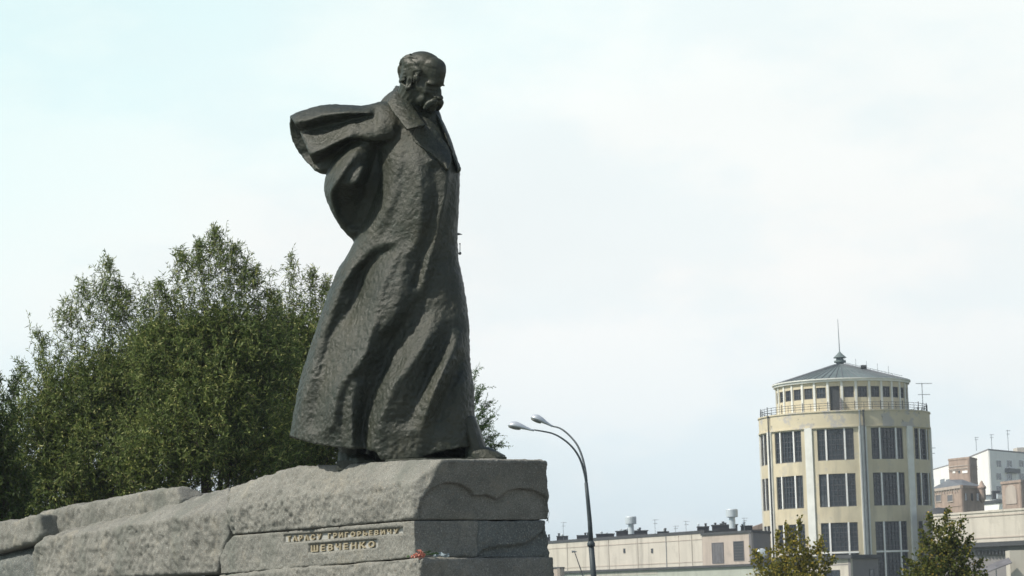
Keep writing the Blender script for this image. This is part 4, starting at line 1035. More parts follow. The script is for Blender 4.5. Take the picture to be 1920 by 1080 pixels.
# ---- low annexe before the tower foot ------------------------------------
def footprint(name, label, cat, A, B_, depth, z0, z1, mat_l, mat_r, group=None, over=.25, roof='tar_roof', roof_t=.3, wallname='wall'):
    """box building: A left front corner, B_ right front corner (x, y), pushed back by depth vector"""
    A, B_, d = np.array(A[:2]), np.array(B_[:2]), np.array(depth)
    t = thing(name, (A[0], A[1], 0), label, cat, group)
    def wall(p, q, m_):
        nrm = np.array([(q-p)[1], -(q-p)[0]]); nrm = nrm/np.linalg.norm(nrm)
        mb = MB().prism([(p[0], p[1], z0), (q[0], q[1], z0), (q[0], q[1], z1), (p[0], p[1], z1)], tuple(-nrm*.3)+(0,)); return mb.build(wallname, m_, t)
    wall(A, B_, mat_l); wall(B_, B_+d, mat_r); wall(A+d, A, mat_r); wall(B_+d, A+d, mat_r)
    u = unit(B_-A); v = unit(d)
    q = [A-u*over-v*over, B_+u*over-v*over, B_+d+u*over+v*over, A+d-u*over+v*over]
    if roof: MB().prism([(p[0], p[1], z1) for p in q], (0, 0, roof_t)).build('roof', M[roof], t)
    return t
def flat_window(t, A, B_, x0, x1, z0, z1, frame='window_frame', glass='window_glass', nx=2, ny=2, proud=.06, bar=.07, name='window'):
    """window on the wall from A to B_, between distances x0 and x1 along it"""
    A, B_ = np.array(A[:2]), np.array(B_[:2]); u = unit(B_-A); n_ = np.array([u[1], -u[0]])
    def bx(mb, a, b_, c, d_, pr):
        p = A+u*a+n_*.004; q = A+u*b_+n_*.004
        mb.prism([(p[0], p[1], c), (q[0], q[1], c), (q[0], q[1], d_), (p[0], p[1], d_)], tuple(n_*pr)+(0,))
    fr = MB(); bx(fr, x0, x0+bar, z0, z1, proud); bx(fr, x1-bar, x1, z0, z1, proud); bx(fr, x0+bar, x1-bar, z0, z0+bar, proud); bx(fr, x0+bar, x1-bar, z1-bar, z1, proud)
    for i in range(1, nx): xx = x0+(x1-x0)*i/nx; bx(fr, xx-bar*.3, xx+bar*.3, z0+bar, z1-bar, proud*.8)
    for j in range(1, ny): zz = z0+(z1-z0)*j/ny; bx(fr, x0+bar, x1-bar, zz-bar*.3, zz+bar*.3, proud*.7)
    f_ = fr.build(name, M[frame], t)
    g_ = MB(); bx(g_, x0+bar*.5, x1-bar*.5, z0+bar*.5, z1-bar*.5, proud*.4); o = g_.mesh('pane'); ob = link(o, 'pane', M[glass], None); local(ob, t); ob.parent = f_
    return f_
def along(A, B_, px, y=1000, Y=None):
    """distance along the wall A-B_ of the point seen at pixel column px"""
    A, B_ = np.array(A[:2]), np.array(B_[:2]); d = ray(px, y)[:2]; u = B_-A
    M2 = np.array([[d[0], -u[0]], [d[1], -u[1]]]); s = np.linalg.solve(M2, A-CAM[:2]); return s[1]*np.linalg.norm(u), s[0]*d[1]
def z_on(A, B_, px, y):
    s, Y = along(A, B_, px, y); return P(px, y, Y)[2]

A = P(1459, 1044, 288); B_ = P(1594, 1040, 277)
an = footprint('annexe', 'low flat-roofed annexe at the foot of the round tower', 'building', A, B_, (4.2, 7.0), 0, z_on(A, B_, 1594, 1047), M['beige_wall'], M['grey_and_shade_wall'], roof_t=.42, over=.5)  # beige front; side walls darker grey, their shade put into the colour
C_ = B_+np.array([4.2, 7.0, 0]) 
flat_window(an, A, B_, along(A, B_, 1545)[0], along(A, B_, 1572)[0], z_on(A, B_, 1558, 1094), z_on(A, B_, 1558, 1069), nx=3, ny=2)
L_ = along(B_, C_, 1630, 1070)[0]; flat_window(an, B_, C_, L_, L_+1.3, z_on(B_, C_, 1632, 1090), z_on(B_, C_, 1632, 1067), nx=1, ny=2)
mb = MB(); mb.prism([(A[0], A[1], 3.55), (B_[0], B_[1], 3.55), (B_[0], B_[1], 3.65), (A[0], A[1], 3.65)], (.0, -.06, 0)); mb.build('string_course', M['grey_and_shade_wall'], an)

# ---- long low works building ---------------------------------------------
A = P(1000, 1022, 345); B_ = P(1320, 1001, 301); E_ = P(1408, 996, 292)
zt1 = z_on(A, B_, 1200, 1008)
wb = footprint('works_building', 'long low beige building with a row of dark chimneys on its roof', 'building', A, B_, (10, 30), 0, zt1, M['beige_wall'], M['grey_and_shade_wall'], roof_t=.38, over=.1)
for x in (1170, 1222):
    s = along(A, B_, x)[0]; flat_window(wb, A, B_, s-.24, s+.24, z_on(A, B_, x, 1037), z_on(A, B_, x, 1028.5), nx=1, ny=1, bar=.05)
for y, nm in ((1022, 'string_course'), (1062, 'string_course')):
    z = z_on(A, B_, 1200, y-3); u = unit((B_-A)[:2]); mb = MB(); mb.prism([(A[0], A[1]-.004, z), (B_[0], B_[1]-.004, z), (B_[0], B_[1]-.004, z+.09), (A[0], A[1]-.004, z+.09)], (-.0, -.1, 0)); mb.build(nm, M['pink_wall'], wb)
e0 = B_+np.array([-.3, -.35, 0]); e1 = E_+np.array([0, -.1, 0]); zt2 = z_on(e0, e1, 1370, 1001)
wg = footprint('end_wing', 'pinkish end wing of the low building with two tall shuttered openings', 'building', e0, e1, (3.2, 9), 0, zt2, M['pink_wall'], M['grey_and_shade_wall'], roof_t=.30, over=.2)  # pinkish front; grey sides carry the shaded face in their colour
for xa, xb, ya, yb, gl_ in ((1334, 1356, 1057, 1018, 'shutter_grey'), (1374.5, 1394, 1052, 1015, 'dark_metal')):
    s0, s1 = along(e0, e1, xa)[0], along(e0, e1, xb)[0]; f_ = flat_window(wg, e0, e1, s0, s1, z_on(e0, e1, xa, ya), z_on(e0, e1, xa, yb), nx=4 if gl_ == 'shutter_grey' else 1, ny=7, glass=gl_, frame='shutter_grey', name='shutter')
for x in (1062, 1140, 1248, 1296):
    s = along(A, B_, x)[0]; uu = unit((B_-A)[:2]); p = A[:2]+uu*s; MB().tube([(p[0], p[1]-.12, 0), (p[0], p[1]-.12, zt1-.05)], .055, 6).build('downpipe', M['beige_wall'] if x != 1248 else M['grey_metal'], wb)
for x in (1105, 1195, 1272):
    s = along(A, B_, x)[0]; uu = unit((B_-A)[:2]); p = A[:2]+uu*s; MB().box((p[0], p[1]-.03, zt1/2), (.07, .05, zt1-.1)).build('joint_strip', M['pink_wall'], wb)
# lower storey roof edge and wall in front
A2 = P(1036, 1082, 322); B2 = P(1440, 1056, 282); zl = z_on(A2, B2, 1240, 1068)
lw = footprint('front_range', 'low greenish range with a dark roof edge before the long beige building', 'building', A2, B2, (4, 8.5), 0, zl, M['greenish_wall'], M['greenish_wall'], roof_t=.28, over=.35)
mb = MB()
for i in range(46):
    s = 8+i*.36; u = unit((B2-A2)[:2]); p = A2[:2]+u*s; mb.prism([(p[0], p[1]-.01, zl-.55), (p[0]+.16, p[1]-.08, zl-.55), (p[0]+.16, p[1]-.08, zl-.2), (p[0], p[1]-.01, zl-.2)], (0, -.12, 0))
o = mb.build('eaves_dentils', M['beige_wall'], lw); o['kind'] = 'stuff'
# chimneys, cowls and aerials on the long roof
zroof = zt1+.38
ci = 0
SPOT = ['half hidden behind the pedestal', 'just left of the lamp post', 'behind the lamp post', 'right of the lamp post', 'below the left steel cowl', 'alone between the two cowls', 'left of the paired stacks', 'below the right steel cowl', 'next to the round tower']
for k, (x0, x1, yt, yb) in enumerate(((1022, 1032, 1007, 1018), (1043.5, 1066, 1005, 1018), (1081, 1110, 1003.5, 1016), (1117, 1153, 1001, 1013.5), (1154, 1216, 995.5, 1010), (1232, 1255, 996.5, 1005), (1307, 1330, 987, 999), (1334, 1384, 984, 997), (1389, 1411, 985.5, 995))):
    Yk = 348-(x0-1022)/400*44; a_, b_ = P(x0, yb, Yk), P(x1, yb, Yk); zt = wz(x0, yt, Yk); zb = (zroof if x1 < 1320 else zt2+.3); wdt = b_[0]-a_[0]; h = zt-zb
    t = thing('chimney_stack', ((a_[0]+b_[0])/2, Yk, zb), 'dark brick chimney stack on the long roof, '+SPOT[k], 'chimney', 'chimney stacks on the long low roof')
    cx = (a_[0]+b_[0])/2; MB().box((cx, Yk, zb+h*.44), (wdt*.94, .9, h*.88)).build('stack', M['chimney_brick'], t)
    MB().box((cx, Yk, zb+h*.93), (wdt, 1.05, h*.12)).build('cap', M['tar_roof'], t)
    rc = random.Random(k)
    for q in range(max(1, int(wdt/.7))):
        xx = cx-wdt*.38+wdt*.76*rc.random(); hh = rc.uniform(.12, .45); MB().lathe((xx, Yk+rc.uniform(-.2, .2), zb+h*.99), [(.14, 0), (.14, hh*.7), (.2, hh*.75), (.16, hh)], 8).build('chimney_pot', M['tar_roof'] if rc.random() < .6 else M['galvanised'], t)
for x, yt, yb, yn, Yk, lb in ((1183, 968.5, 983, 996, 329, 'left of the two drum-shaped steel ventilation cowls'), (1372.5, 954.5, 970, 985, 307, 'right of the two drum-shaped steel ventilation cowls')):
    k = Yk/FPX; zt, zm, zb = wz(x, yt, Yk), wz(x, yb, Yk), wz(x, yn, Yk)-.4; c = P(x, yb, Yk)
    t = thing('ventilation_cowl', (c[0], Yk, zb), lb, 'roof vent', 'steel ventilation cowls')
    MB().lathe((c[0], Yk, zb), [(.42, 0), (.42, .1), (.38, zm-zb)], 18).build('neck', M['galvanised'], t, False)
    MB().lathe((c[0], Yk, zm), [(.55, 0), (.76, .06), (.76, (zt-zm)*.9), (.68, zt-zm)], 22).build('drum', M['galvanised'], t, False)
for x, ya, yb, lb in ((1057, 979, 1008, 'thin aerial on the long roof just left of the lamp post'), (1229, 974, 1004, 'thin aerial with crossbar between the two steel cowls'), (1267, 986, 1003, 'short bare aerial midway along the long roof'), (1287, 977, 1002, 'faint aerial right of the middle of the long roof'), (1396, 971, 990, 'faint aerial next to the round tower over the end wing')):
    tv_aerial(x, ya, yb+8, 353-(x-1000)*.1375, lb, ((.02, .5), (.2, .35)), .028)
# leaning pole with a small floodlight in front of the long wall
p0, p1 = P(1096, 1088, 306), P(1077, 1034, 306)
t = thing('leaning_pole', (p0[0], p0[1], 0), 'thin leaning pole with a small lamp before the long beige wall', 'lamp post')
MB().tube([(p0[0]+1.2, p0[1], 0), p0, p1], [.1, .09, .06], 6).build('pole', M['dark_metal'], t); MB().tube([p1+[.3, 0, -.05], p1, P(1072, 1034.5, 306)], [.06, .1, .16], 8).build('lamp_head', M['grey_metal'], t)
# small kiosk-like box right of the pedestal foot
A3 = P(1037, 1065, 250); B3 = P(1050, 1064, 248)
kk = footprint('service_hut', 'small brown hut peeping out beside the pedestal foot', 'hut', A3, B3, (.5, 3), 0, wz(1045, 1066, 249), M['pink_wall'], M['pink_wall'], roof_t=.15, over=.1)

# ---- right hand side ------------------------------------------------------
A = P(1748, 968, 262); B_ = P(2060, 950, 236); zt = z_on(A, B_, 1880, 959)
rb = footprint('parapet_building', 'long pale beige building with a dark cornice at the right edge', 'building', A, B_, (4, 9), z_on(A, B_, 1880, 1016), zt, M['beige_wall'], M['beige_wall'], roof='beige_wall', roof_t=.22, over=.12, wallname='upper_wall')
u = unit((B_-A)[:2]); n_ = np.array([u[1], -u[0]])
def band(t, A, B_, z0, z1, pr, mat, nm):
    u = unit((B_-A)[:2]); n_ = np.array([u[1], -u[0]]); a_, b_ = A[:2]-n_*.02, B_[:2]-n_*.02
    MB().prism([(a_[0], a_[1], z0), (b_[0], b_[1], z0), (b_[0], b_[1], z1), (a_[0], a_[1], z1)], tuple(n_*pr)+(0,)).build(nm, mat, t)
band(rb, A, B_, z_on(A, B_, 1880, 1024), z_on(A, B_, 1880, 1015.5), .9, M['tar_roof'], 'cornice')
band(rb, A, B_, z_on(A, B_, 1880, 1008), z_on(A, B_, 1880, 1006), .08, M['pink_wall'], 'string_course')
band(rb, A, B_, z_on(A, B_, 1880, 966.5), z_on(A, B_, 1880, 964.5), .08, M['pink_wall'], 'string_course')
bb = B_.copy(); zc_ = z_on(A, B_, 1880, 1024)
MB().prism([(A[0], A[1]+.1, 0), (B_[0], B_[1]+.1, 0), (B_[0], B_[1]+.1, zc_), (A[0], A[1]+.1, zc_)], (0, .4, 0)).build('lower_wall', M['grey_and_shade_wall'], rb)
a5 = P(1893, 1040, 236); MB().prism([(a5[0], a5[1], 0), (a5[0]+6, a5[1]-.8, 0), (a5[0]+6, a5[1]-.8, wz(1893, 1032, 236)), (a5[0], a5[1], wz(1893, 1032, 236))], (.5, 4.5, 0)).build('projecting_bay', M['beige_wall'], rb)
for i in range(9):
    x = 1832+i*6.6; s = along(A, B_, x)[0]; p = A[:2]+u*s+n_*.3; MB().box((p[0], p[1], z_on(A, B_, x, 1036)), (.14, .5, .45)).build('bracket', M['tar_roof'], rb)
p = P(1840, 1078, 234); q = P(1898, 1056, 234); MB().prism([p, q, q+[0, 1.6, .5], p+[0, 1.6, .5]], (0, 0, .08)).build('awning', M['shutter_grey'], rb)
for x in (1845, 1868): pp = P(x, 1075, 234.5); MB().box((pp[0], pp[1], pp[2]/2+.4), (.08, .08, pp[2]+.8)).build('awning_post', M['grey_metal'], rb)
# red-brick gatehouse behind
A = P(1744, 960, 425); B_ = P(1805, 958, 408); C_ = P(1846, 957, 418); zt = z_on(A, B_, 1776, 913); D_ = A+(C_-B_)
bk = footprint('brick_house', 'red-brick house with a hipped slate roof and square tower right of the round tower', 'house', A, B_, tuple((C_-B_)[:2]), 0, zt, M['brick_wall'], M['brick_wall'], roof=None)
zr_ = z_on(A, B_, 1776, 899); cx = (A+B_+C_+D_)/4
ov = .5
corn = [A-(B_-A)*.02, B_+(B_-A)*.02, C_+(C_-B_)*.03, D_]
V = [(p[0], p[1], zt) for p in (A, B_, C_, D_)]+[(cx[0]-1.2, cx[1], zr_+.2), (cx[0]+1.2, cx[1], zr_+.2)]
MB().add(V, [(0, 1, 5, 4), (1, 2, 5), (2, 3, 4, 5), (3, 0, 4), (3, 2, 1, 0)]).build('roof', M['slate_roof'], bk)
band(bk, A, B_, zt-.5, zt-.05, .25, M['pink_wall'], 'cornice'); band(bk, B_, C_, zt-.5, zt-.05, .25, M['brick_wall'], 'cornice')
for i in range(12):
    s = .25+i*.47*np.linalg.norm((B_-A)[:2])/5.9; uu = unit((B_-A)[:2]); nn_ = np.array([uu[1], -uu[0]]); p = A[:2]+uu*s+nn_*.1; MB().box((p[0], p[1], zt-.85), (.22, .2, .6)).build('corbel', M['pink_wall'], bk)
for xa, xb in ((1758, 1769), (1780, 1791)):
    flat_window(bk, A, B_, along(A, B_, xa)[0], along(A, B_, xb)[0], z_on(A, B_, xa, 942), z_on(A, B_, xa, 927), frame='pink_wall', glass='shutter_grey', nx=1, ny=1, bar=.16, proud=.12)
for xa, xb in ((1812, 1817), (1823, 1828), (1834, 1839)):
    flat_window(bk, B_, C_, along(B_, C_, xa)[0], along(B_, C_, xb)[0], z_on(B_, C_, xa, 940), z_on(B_, C_, xa, 924), frame='brick_wall', glass='window_glass', nx=1, ny=1, bar=.1)
band(bk, A, B_, z_on(A, B_, 1776, 951.5), z_on(A, B_, 1776, 950), .1, M['brick_wall'], 'string_course')
pt = P(1842, 935, 414); MB().lathe((pt[0], pt[1], pt[2]), [(.15, -.8), (.62, 0), (.62, 1.7), (.75, 1.75), (.75, 2.0), (.5, 2.3), (.1, 3.1)], 10).build('corner_turret', M['brick_wall'], bk)
A4 = P(1781, 915, 430); B4 = P(1820, 913, 424); C4 = P(1834, 912, 431)
tw = footprint('brick_tower', 'square brick water tower rising behind the slate roof', 'tower', A4, B4, tuple((C4-B4)[:2]), 0, wz(1800, 862, 427), M['brick_wall'], M['brick_wall'], roof='brick_wall', roof_t=.35, over=.12)
ztw = wz(1800, 862, 427)
for k_, dz in ((0, 1.0), (1, 1.5)): 
    band(tw, A4, B4, ztw-dz-.15, ztw-dz, .12+.1*k_*0, M['pink_wall'], 'string_course'); band(tw, B4, C4, ztw-dz-.15, ztw-dz, .12, M['brick_wall'], 'string_course')
for i in range(8):
    uu = unit((B4-A4)[:2]); nn_ = np.array([uu[1], -uu[0]]); p = A4[:2]+uu*(.3+i*.44)+nn_*.08; MB().box((p[0], p[1], ztw-1.75), (.2, .16, .4)).build('corbel', M['pink_wall'], tw)
for xa, xb in ((1786, 1792), (1797, 1801), (1804, 1815)):
    flat_window(tw, A4, B4, along(A4, B4, xa, 885)[0], along(A4, B4, xb, 885)[0], z_on(A4, B4, xa, 888), z_on(A4, B4, xa, 882), frame='pink_wall', glass='window_glass' if xa == 1797 else 'white_wall', nx=1, ny=1, bar=.06)
# white slab block with a sunlit gable
A6 = P(1800, 945, 615); B6 = P(1858, 945, 560); C6 = P(1990, 945, 600); z6 = z_on(A6, B6, 1857, 842.5)
wbk = footprint('apartment_block', 'white flat-roofed apartment block with a brilliantly sunlit side wall', 'building', A6, B6, tuple((C6-B6)[:2]), 0, z6, M['white_wall'], M['white_wall'], roof='grey_and_shade_wall', roof_t=.35, over=.05)
for y0 in (863.5, 887.5, 911.5, 935):
    for x0 in (1867, 1887, 1909, 1931):
        s0, s1 = along(B6, C6, x0, y0)[0], along(B6, C6, x0+9.5, y0)[0]
        flat_window(wbk, B6, C6, s0, s1, z_on(B6, C6, x0+5, y0+12.5), z_on(B6, C6, x0+5, y0-.5), frame='white_paint', nx=2, ny=1, bar=.1, proud=.1)
for y0 in (879, 903):
    s0, s1 = along(B6, C6, 1884, y0)[0], along(B6, C6, 1905, y0)[0]; uu = unit((C6-B6)[:2]); nn_ = np.array([uu[1], -uu[0]])
    pa, pb = B6[:2]+uu*s0, B6[:2]+uu*s1; z = z_on(B6, C6, 1895, y0); MB().prism([(pa[0], pa[1], z-1.0), (pb[0], pb[1], z-1.0), (pb[0], pb[1], z), (pa[0], pa[1], z)], tuple(nn_*1.1)+(0,)).build('balcony', M['grey_and_shade_wall'], wbk)
for x, ya, lb in ((1831, 819, 'aerial above the sunlit gable of the white block'), (1860, 814, 'aerial on the corner of the white block'), (1891, 806, 'tallest aerial on the white block roof')):
    tv_aerial(x, ya, 845, 575, lb, ((.04, .7), (.2, .5)), .07)
A7 = P(1730, 945, 690); B7 = P(1792, 945, 640)
pb_ = footprint('pale_block', 'pale distant block with a few windows behind the brick tower', 'building', A7, B7, (9, 20), 0, z_on(A7, B7, 1765, 877), M['white_wall'], M['white_wall'], roof='grey_and_shade_wall', roof_t=.3, over=.05)
for x0 in (1745, 1763, 1774):
    flat_window(pb_, A7, B7, along(A7, B7, x0, 905)[0], along(A7, B7, x0+(7 if x0 != 1763 else 9), 905)[0], z_on(A7, B7, x0, 912), z_on(A7, B7, x0, 899), frame='white_paint', nx=1, ny=1)
# brown portal building at the right edge
A8 = P(1880, 952, 470); B8 = P(1916, 951, 462); C8 = P(1960, 950, 480); z8 = z_on(A8, B8, 1898, 906)
po = footprint('portal_house', 'brown brick house with a tall arched opening at the right edge', 'house', A8, B8, tuple((C8-B8)[:2]), 0, z8, M['brick_wall'], M['brick_wall'], roof='brick_wall', roof_t=.5, over=.3)
s0, s1 = along(A8, B8, 1886, 930)[0], along(A8, B8, 1907, 930)[0]; uu = unit((B8-A8)[:2]); nn_ = np.array([uu[1], -uu[0]]); zb_, zs_ = z_on(A8, B8, 1897, 945), z_on(A8, B8, 1897, 922)
arc = [(s0, zb_), (s1, zb_), (s1, zs_)]+[((s0+s1)/2+(s1-s0)/2*math.cos(a), zs_+(s1-s0)*.28*math.sin(a)) for a in np.linspace(.3, math.pi-.3, 6)]+[(s0, zs_)]
MB().prism([tuple(A8[:2]+uu*s+nn_*.02)+(z,) for s, z in arc], tuple(nn_*.1)+(0,)).build('arched_recess', M['pink_wall'], po)
A9 = P(1893, 838, 640); B9 = P(1960, 832, 640)
tp = thing('penthouse', (A9[0], A9[1], z6), 'small cream penthouse on the white block roof at the right edge', 'building')
a9 = P(1908, 838, 585); MB().box((a9[0]+4, a9[1]+3, z6+.9), (8, 5, 1.8)).build('wall', M['beige_wall'], tp)
# jumble of flat roofs between the brick house and the right edge
a_ = P(1846, 950, 500); rf = footprint('shed_roofs', 'low pale shed with rooftop boxes in front of the white block', 'shed', P(1844, 950, 500), P(1990, 944, 470), (3, 12), 0, wz(1870, 944, 495), M['white_wall'], M['beige_wall'], roof='tar_roof', roof_t=.7, over=.4)
zr2 = wz(1870, 944, 495)+.7
for i, (x, wd, h) in enumerate(((1853, 2.2, .9), (1868, 1.5, 1.6), (1884, 3.0, 1.0), (1900, 2.4, 1.3), (1912, 2.0, .8))):
    c = P(x, 940, 492-i*3); t = thing('roof_box', (c[0], c[1], zr2), ['low pale box at the left end of the shed roof', 'upright dark box on the shed roof', 'wide pale box on the middle of the shed roof', 'dark grey box right of the wide pale one on the shed roof', 'small pale box nearest the right edge on the shed roof'][i], 'roof vent', 'boxes on the shed roof')
    mt = M['galvanised'] if i % 2 == 0 else M['tar_roof']
    MB().box((c[0], c[1], zr2+h/2), (wd, 1.6, h)).build('casing', mt, t); MB().box((c[0], c[1], zr2+h+.06), (wd+.2, 1.8, .12)).build('lid', M['grey_and_shade_wall'], t)
c = P(1760, 962, 300); t = thing('dome_skylight', (c[0], c[1], 0), 'dark low domed roof peeping over the young linden', 'roof')
MB().lathe((c[0], c[1], 0), [(1.9, 0), (1.9, c[2]-.2), (1.6, c[2]+.25), (.9, c[2]+.55), (.1, c[2]+.7)], 20).build('dome', M['tar_roof'], t, True)
# red roof behind the end wing, satellite-like lamp
a_ = P(1410, 993, 345); b_ = P(1436, 990, 345); t = thing('gable_house', (a_[0], a_[1], 0), 'house whose red roof slope shows between the end wing and the round tower', 'house')
zz = a_[2]; MB().prism([(a_[0]-1, a_[1], 0), (b_[0]+3, a_[1], 0), (b_[0]+3, a_[1], zz), (a_[0]-1, a_[1], zz)], (0, 6, 0)).build('wall', M['brick_wall'], t)
MB().prism([(a_[0]-1.2, a_[1]-.3, zz), (b_[0]+3.2, a_[1]-.3, zz), (b_[0]+1, a_[1]-.3, zz+1.3)], (0, 6.6, 0)).build('roof', M['brick_wall'], t)
c = P(1428.5, 1038, 285); t = thing('satellite_dish', (c[0], c[1], 0), 'small round white dish beside the foot of the round tower', 'dish')
MB().tube([(c[0]+.1, c[1]+.3, 0), c+[.1, .3, 0]], .06, 6).build('post', M['grey_metal'], t)
V, F = blob(c, (.62, .16, .62)); MB().add(V, F).build('reflector', M['galvanised'], t, True)

# ---- twin-arm street lamp ---------------------------------------------------
LY = 96.0
mat_plain('lamp_grey', (.042, .056, .064), .55, .12, 3, metal=.2)
mat_plain('lamp_shell', (.50, .55, .60), .35, .06, 3, metal=.3)
m = MT('lamp_glass'); m.col((.16, .17, .16)); m.set(Roughness=.15)
def LPt(x, y, dY=0): return P(x, y, LY+dY)
foot = LPt(1113, 1080); base = np.array([foot[0]+.04, LY, 0])
lamp = thing('street_lamp', base, 'twin-armed grey street lamp with two curved arms and silvery heads', 'street lamp')
MB().tube([base, LPt(1113, 1080), LPt(1108.6, 1024)], [.16, .12, .112], 14).build('pole_base', M['lamp_grey'], lamp, True)
MB().lathe(tuple(LPt(1108.4, 1024)), [(.125, -.02), (.155, 0), (.155, .12), (.10, .2)], 14).build('collar', M['lamp_grey'], lamp, True)
MB().tube([LPt(1108.4, 1022), LPt(1106, 980), LPt(1102.5, 940), LPt(1099, 905)], [.098, .09, .08, .072], 12).build('pole', M['lamp_grey'], lamp, True)
a1 = catmull([LPt(1099.5, 908), LPt(1096, 888), LPt(1088, 862), LPt(1076, 842), LPt(1058, 825), LPt(1035, 812.5), LPt(1001, 806)], 26)
a2 = catmull([LPt(1100, 908), LPt(1098, 885, .3), LPt(1092, 858, .7), LPt(1082, 834, 1.1), LPt(1066, 815, 1.5), LPt(1050, 803, 1.8), LPt(1034, 799, 2.1)], 26)
for a_, nm in ((a1, 'arm'), (a2, 'arm')): MB().tube(list(a_), list(np.linspace(.05, .03, 26)), 10).build(nm, M['lamp_grey'], lamp, True)
def lamp_head(tail, nose, width, hgt):
    tail, nose = np.asarray(tail), np.asarray(nose); ax = nose-tail; L = np.linalg.norm(ax); ax = ax/L; side = np.cross(ax, [0, 0, 1.]); side /= np.linalg.norm(side); up_ = np.cross(side, ax)
    rs = [(0, .05, .05, 0), (.10, .075, .06, 0), (.3, .11, .095, .01), (.5, .18, .15, .02), (.72, .23, .19, .02), (.88, .20, .16, .01), (.97, .11, .09, 0), (1.0, .03, .03, -.01)]
    n = 18; V = []; F = []; G = []
    for t_, w_, h_, o_ in rs:
        for k in range(n):
            a = 2*math.pi*k/n; s_ = math.sin(a); hh = h_ if s_ > 0 else h_*.38
            V.append(tail+ax*t_*L+side*math.cos(a)*w_*width+up_*(s_*hh*hgt+o_))
    for i in range(len(rs)-1):
        for k in range(n): a, b_ = i*n+k, i*n+(k+1) % n; F.append((a, b_, b_+n, a+n))
    F += [tuple(range(n))[::-1], tuple((len(rs)-1)*n+k for k in range(n))]
    sh = MB().add(V, F).build('lamp_head', M['lamp_shell'], lamp, True)
    c = tail+ax*L*.73-up_*.055*hgt; Rm = np.stack([ax, side, up_], 1); V, F = blob(c, (L*.24, .17*width, .055*hgt), Rm, 18, 10)
    g_ = MB().add(V, F).mesh('lens'); ob = link(g_, 'lens', M['lamp_glass'], None, True); local(ob, lamp); ob.parent = sh
lamp_head(LPt(1001, 808), LPt(952, 797), 1.2, 1.05); lamp_head(LPt(1036, 800, 2.1), LPt(995, 782, 2.1), 1.2, 1.05)

# thin mast whose fittings just clear the chest of the statue
my = 60.0; mt_ = thing('mast', P(856, 1100, my)*[1, 1, 0], 'thin mast behind the statue, its fittings just clearing the coat front', 'mast')
MB().tube([P(856, 1100, my)*[1, 1, 0], P(849, 425, my)], [.10, .04], 8).build('pole', M['dark_metal'], mt_)
MB().tube([P(847, 438, my), P(857, 438.5, my), P(866.5, 439.5, my)], [.05, .04, .008], 6).build('arrow', M['dark_metal'], mt_)
MB().tube([P(862.5, 457, my), P(862.3, 474, my)], [.012, .012], 5).build('stem', M['grey_metal'], mt_)
for y, r in ((457, .02), (475, .04)): V, F = blob(P(862.3, y, my), (r, r, r)); MB().add(V, F).build('knob', M['dark_metal'], mt_)
MB().tube([P(850, 476, my), P(862, 475, my)], .018, 5).build('bracket', M['dark_metal'], mt_)

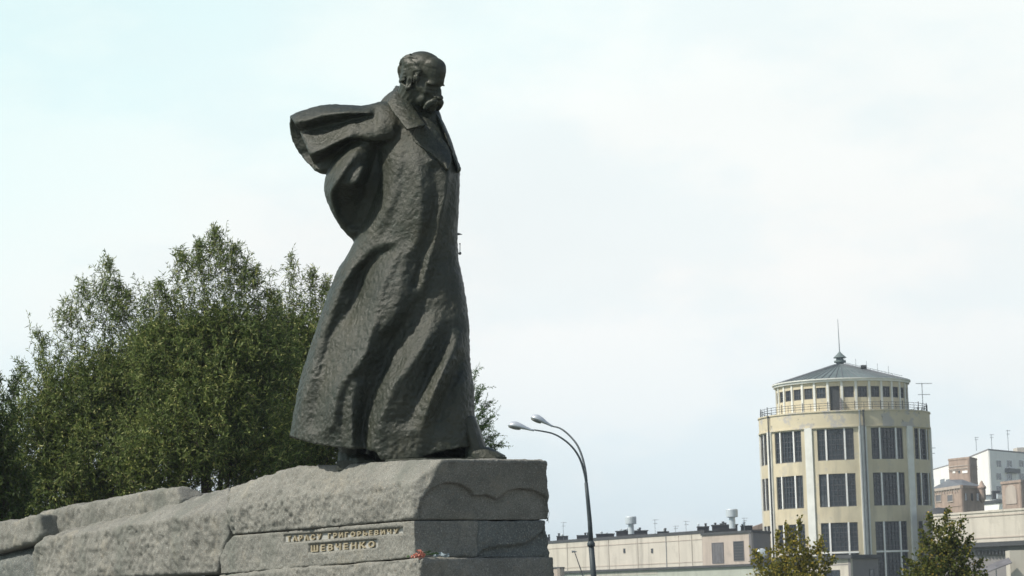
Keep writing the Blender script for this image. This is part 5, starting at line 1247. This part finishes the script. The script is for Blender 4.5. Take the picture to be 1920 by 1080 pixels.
# ---- flowers laid on the ledge ---------------------------------------------
m = MT('petal'); g_ = m.n('ShaderNodeNewGeometry'); m.col(m.ramp(g_.outputs['Random Per Island'], [(0, (.55, .16, .11)), (.5, (.74, .33, .24)), (1, (.82, .52, .44))])); m.set(Roughness=.7)
mat_plain('stem_green', (.05, .09, .03), .6, .2, 20)
m = MT('cellophane'); m.col((.30, .38, .42)); m.set(Roughness=.25, Alpha=.65)
f0 = P(786, 1046, 27.98)
fl = thing('bouquet', f0, 'small bunch of salmon pink flowers lying on the granite ledge', 'flowers')
rf_ = random.Random(3)
for x, y, r in ((787, 1037, .042), (780, 1041.5, .030), (792, 1041, .032), (786, 1044.5, .024), (773, 1043.5, .017)):
    c = P(x, y, 27.93); mb = MB()
    for k in range(34):
        d_ = unit(np.array([rf_.gauss(0, 1), rf_.gauss(0, 1)-.5, rf_.gauss(0, 1)])); s_ = unit(np.cross(d_, [rf_.gauss(0, 1), rf_.gauss(0, 1), rf_.gauss(0, 1)])); t_ = np.cross(d_, s_)
        p = c+d_*r*rf_.uniform(.3, .65); w_ = r*.36; mb.add([p-s_*w_*.4, p+s_*w_*.4, p+d_*r*.5+s_*w_+t_*w_*.3, p+d_*r*.62, p+d_*r*.5-s_*w_-t_*w_*.2], [(0, 1, 2, 3, 4)])
    o = part(mb.mesh('blossom', False), 'blossom', M['petal'], fl)
for (xa, ya, xb, yb) in ((790, 1038, 812, 1040), (792, 1041, 816, 1037), (790, 1036, 808, 1034)):
    MB().tube([P(xa, ya, 27.97), P(xb, yb, 28.02)], .006, 5).build('stem', M['stem_green'], fl)
for (x, y, dx, dy) in ((806, 1039, 12, -2), (800, 1037, 8, -5), (812, 1037, 12, 1), (768, 1042, -6, 2)):
    a_, b_ = P(x, y, 27.96), P(x+dx, y+dy, 27.98); s_ = np.array([0, .0, .016]); MB().prism([a_, (a_+b_)/2+s_, b_, (a_+b_)/2-s_], (0, .004, 0)).build('leaf', M['stem_green'], fl)
V = [P(812+i*5, 1036+2.2*math.sin(i*1.7)+(3.5*j)+(i*.3), 28.02+.03*math.cos(i*2.1+j)) for i in range(7) for j in range(3)]
F = [(i*3+j, i*3+j+3, i*3+j+4, i*3+j+1) for i in range(6) for j in range(2)]
part(MB().add(V, F).mesh('wrapper', False), 'wrapper', M['cellophane'], fl)
# tuft of weeds in the joint at the right edge of the top block
tf = P(1027, 978, 29.3); wd_ = thing('weed_tuft', tf, 'wisp of weeds hanging from the joint at the right edge of the pedestal', 'weeds')
mb = MB()
for k in range(12):
    a_ = P(1024+rf_.uniform(0, 3), 976+rf_.uniform(-3, 2), 29.3); b_ = a_+[rf_.uniform(-.01, .04), rf_.uniform(-.03, .03), rf_.uniform(-.09, .11)]; mb.tube([a_, (a_+b_)/2+[.01, 0, 0], b_], [.0025, .002, .001], 3)
mb.build('stalks', M['stem_green'], wd_)
# ================================================================== thin haze over the city
m = MT('haze_air'); nt_ = m.t
nt_.nodes.remove(m.b); pv_ = m.n('ShaderNodeVolumePrincipled'); pv_.inputs['Color'].default_value = (.80, .90, 1.0, 1); pv_.inputs['Density'].default_value = .00030
pv_.inputs['Anisotropy'].default_value = .2
m.l(pv_.outputs[0], m.out.inputs['Volume'])
hzb = MB().box((0, 2100, 19.5), (5200, 4900, 41.0)).build('haze', m.m); hzb['kind'] = 'stuff'
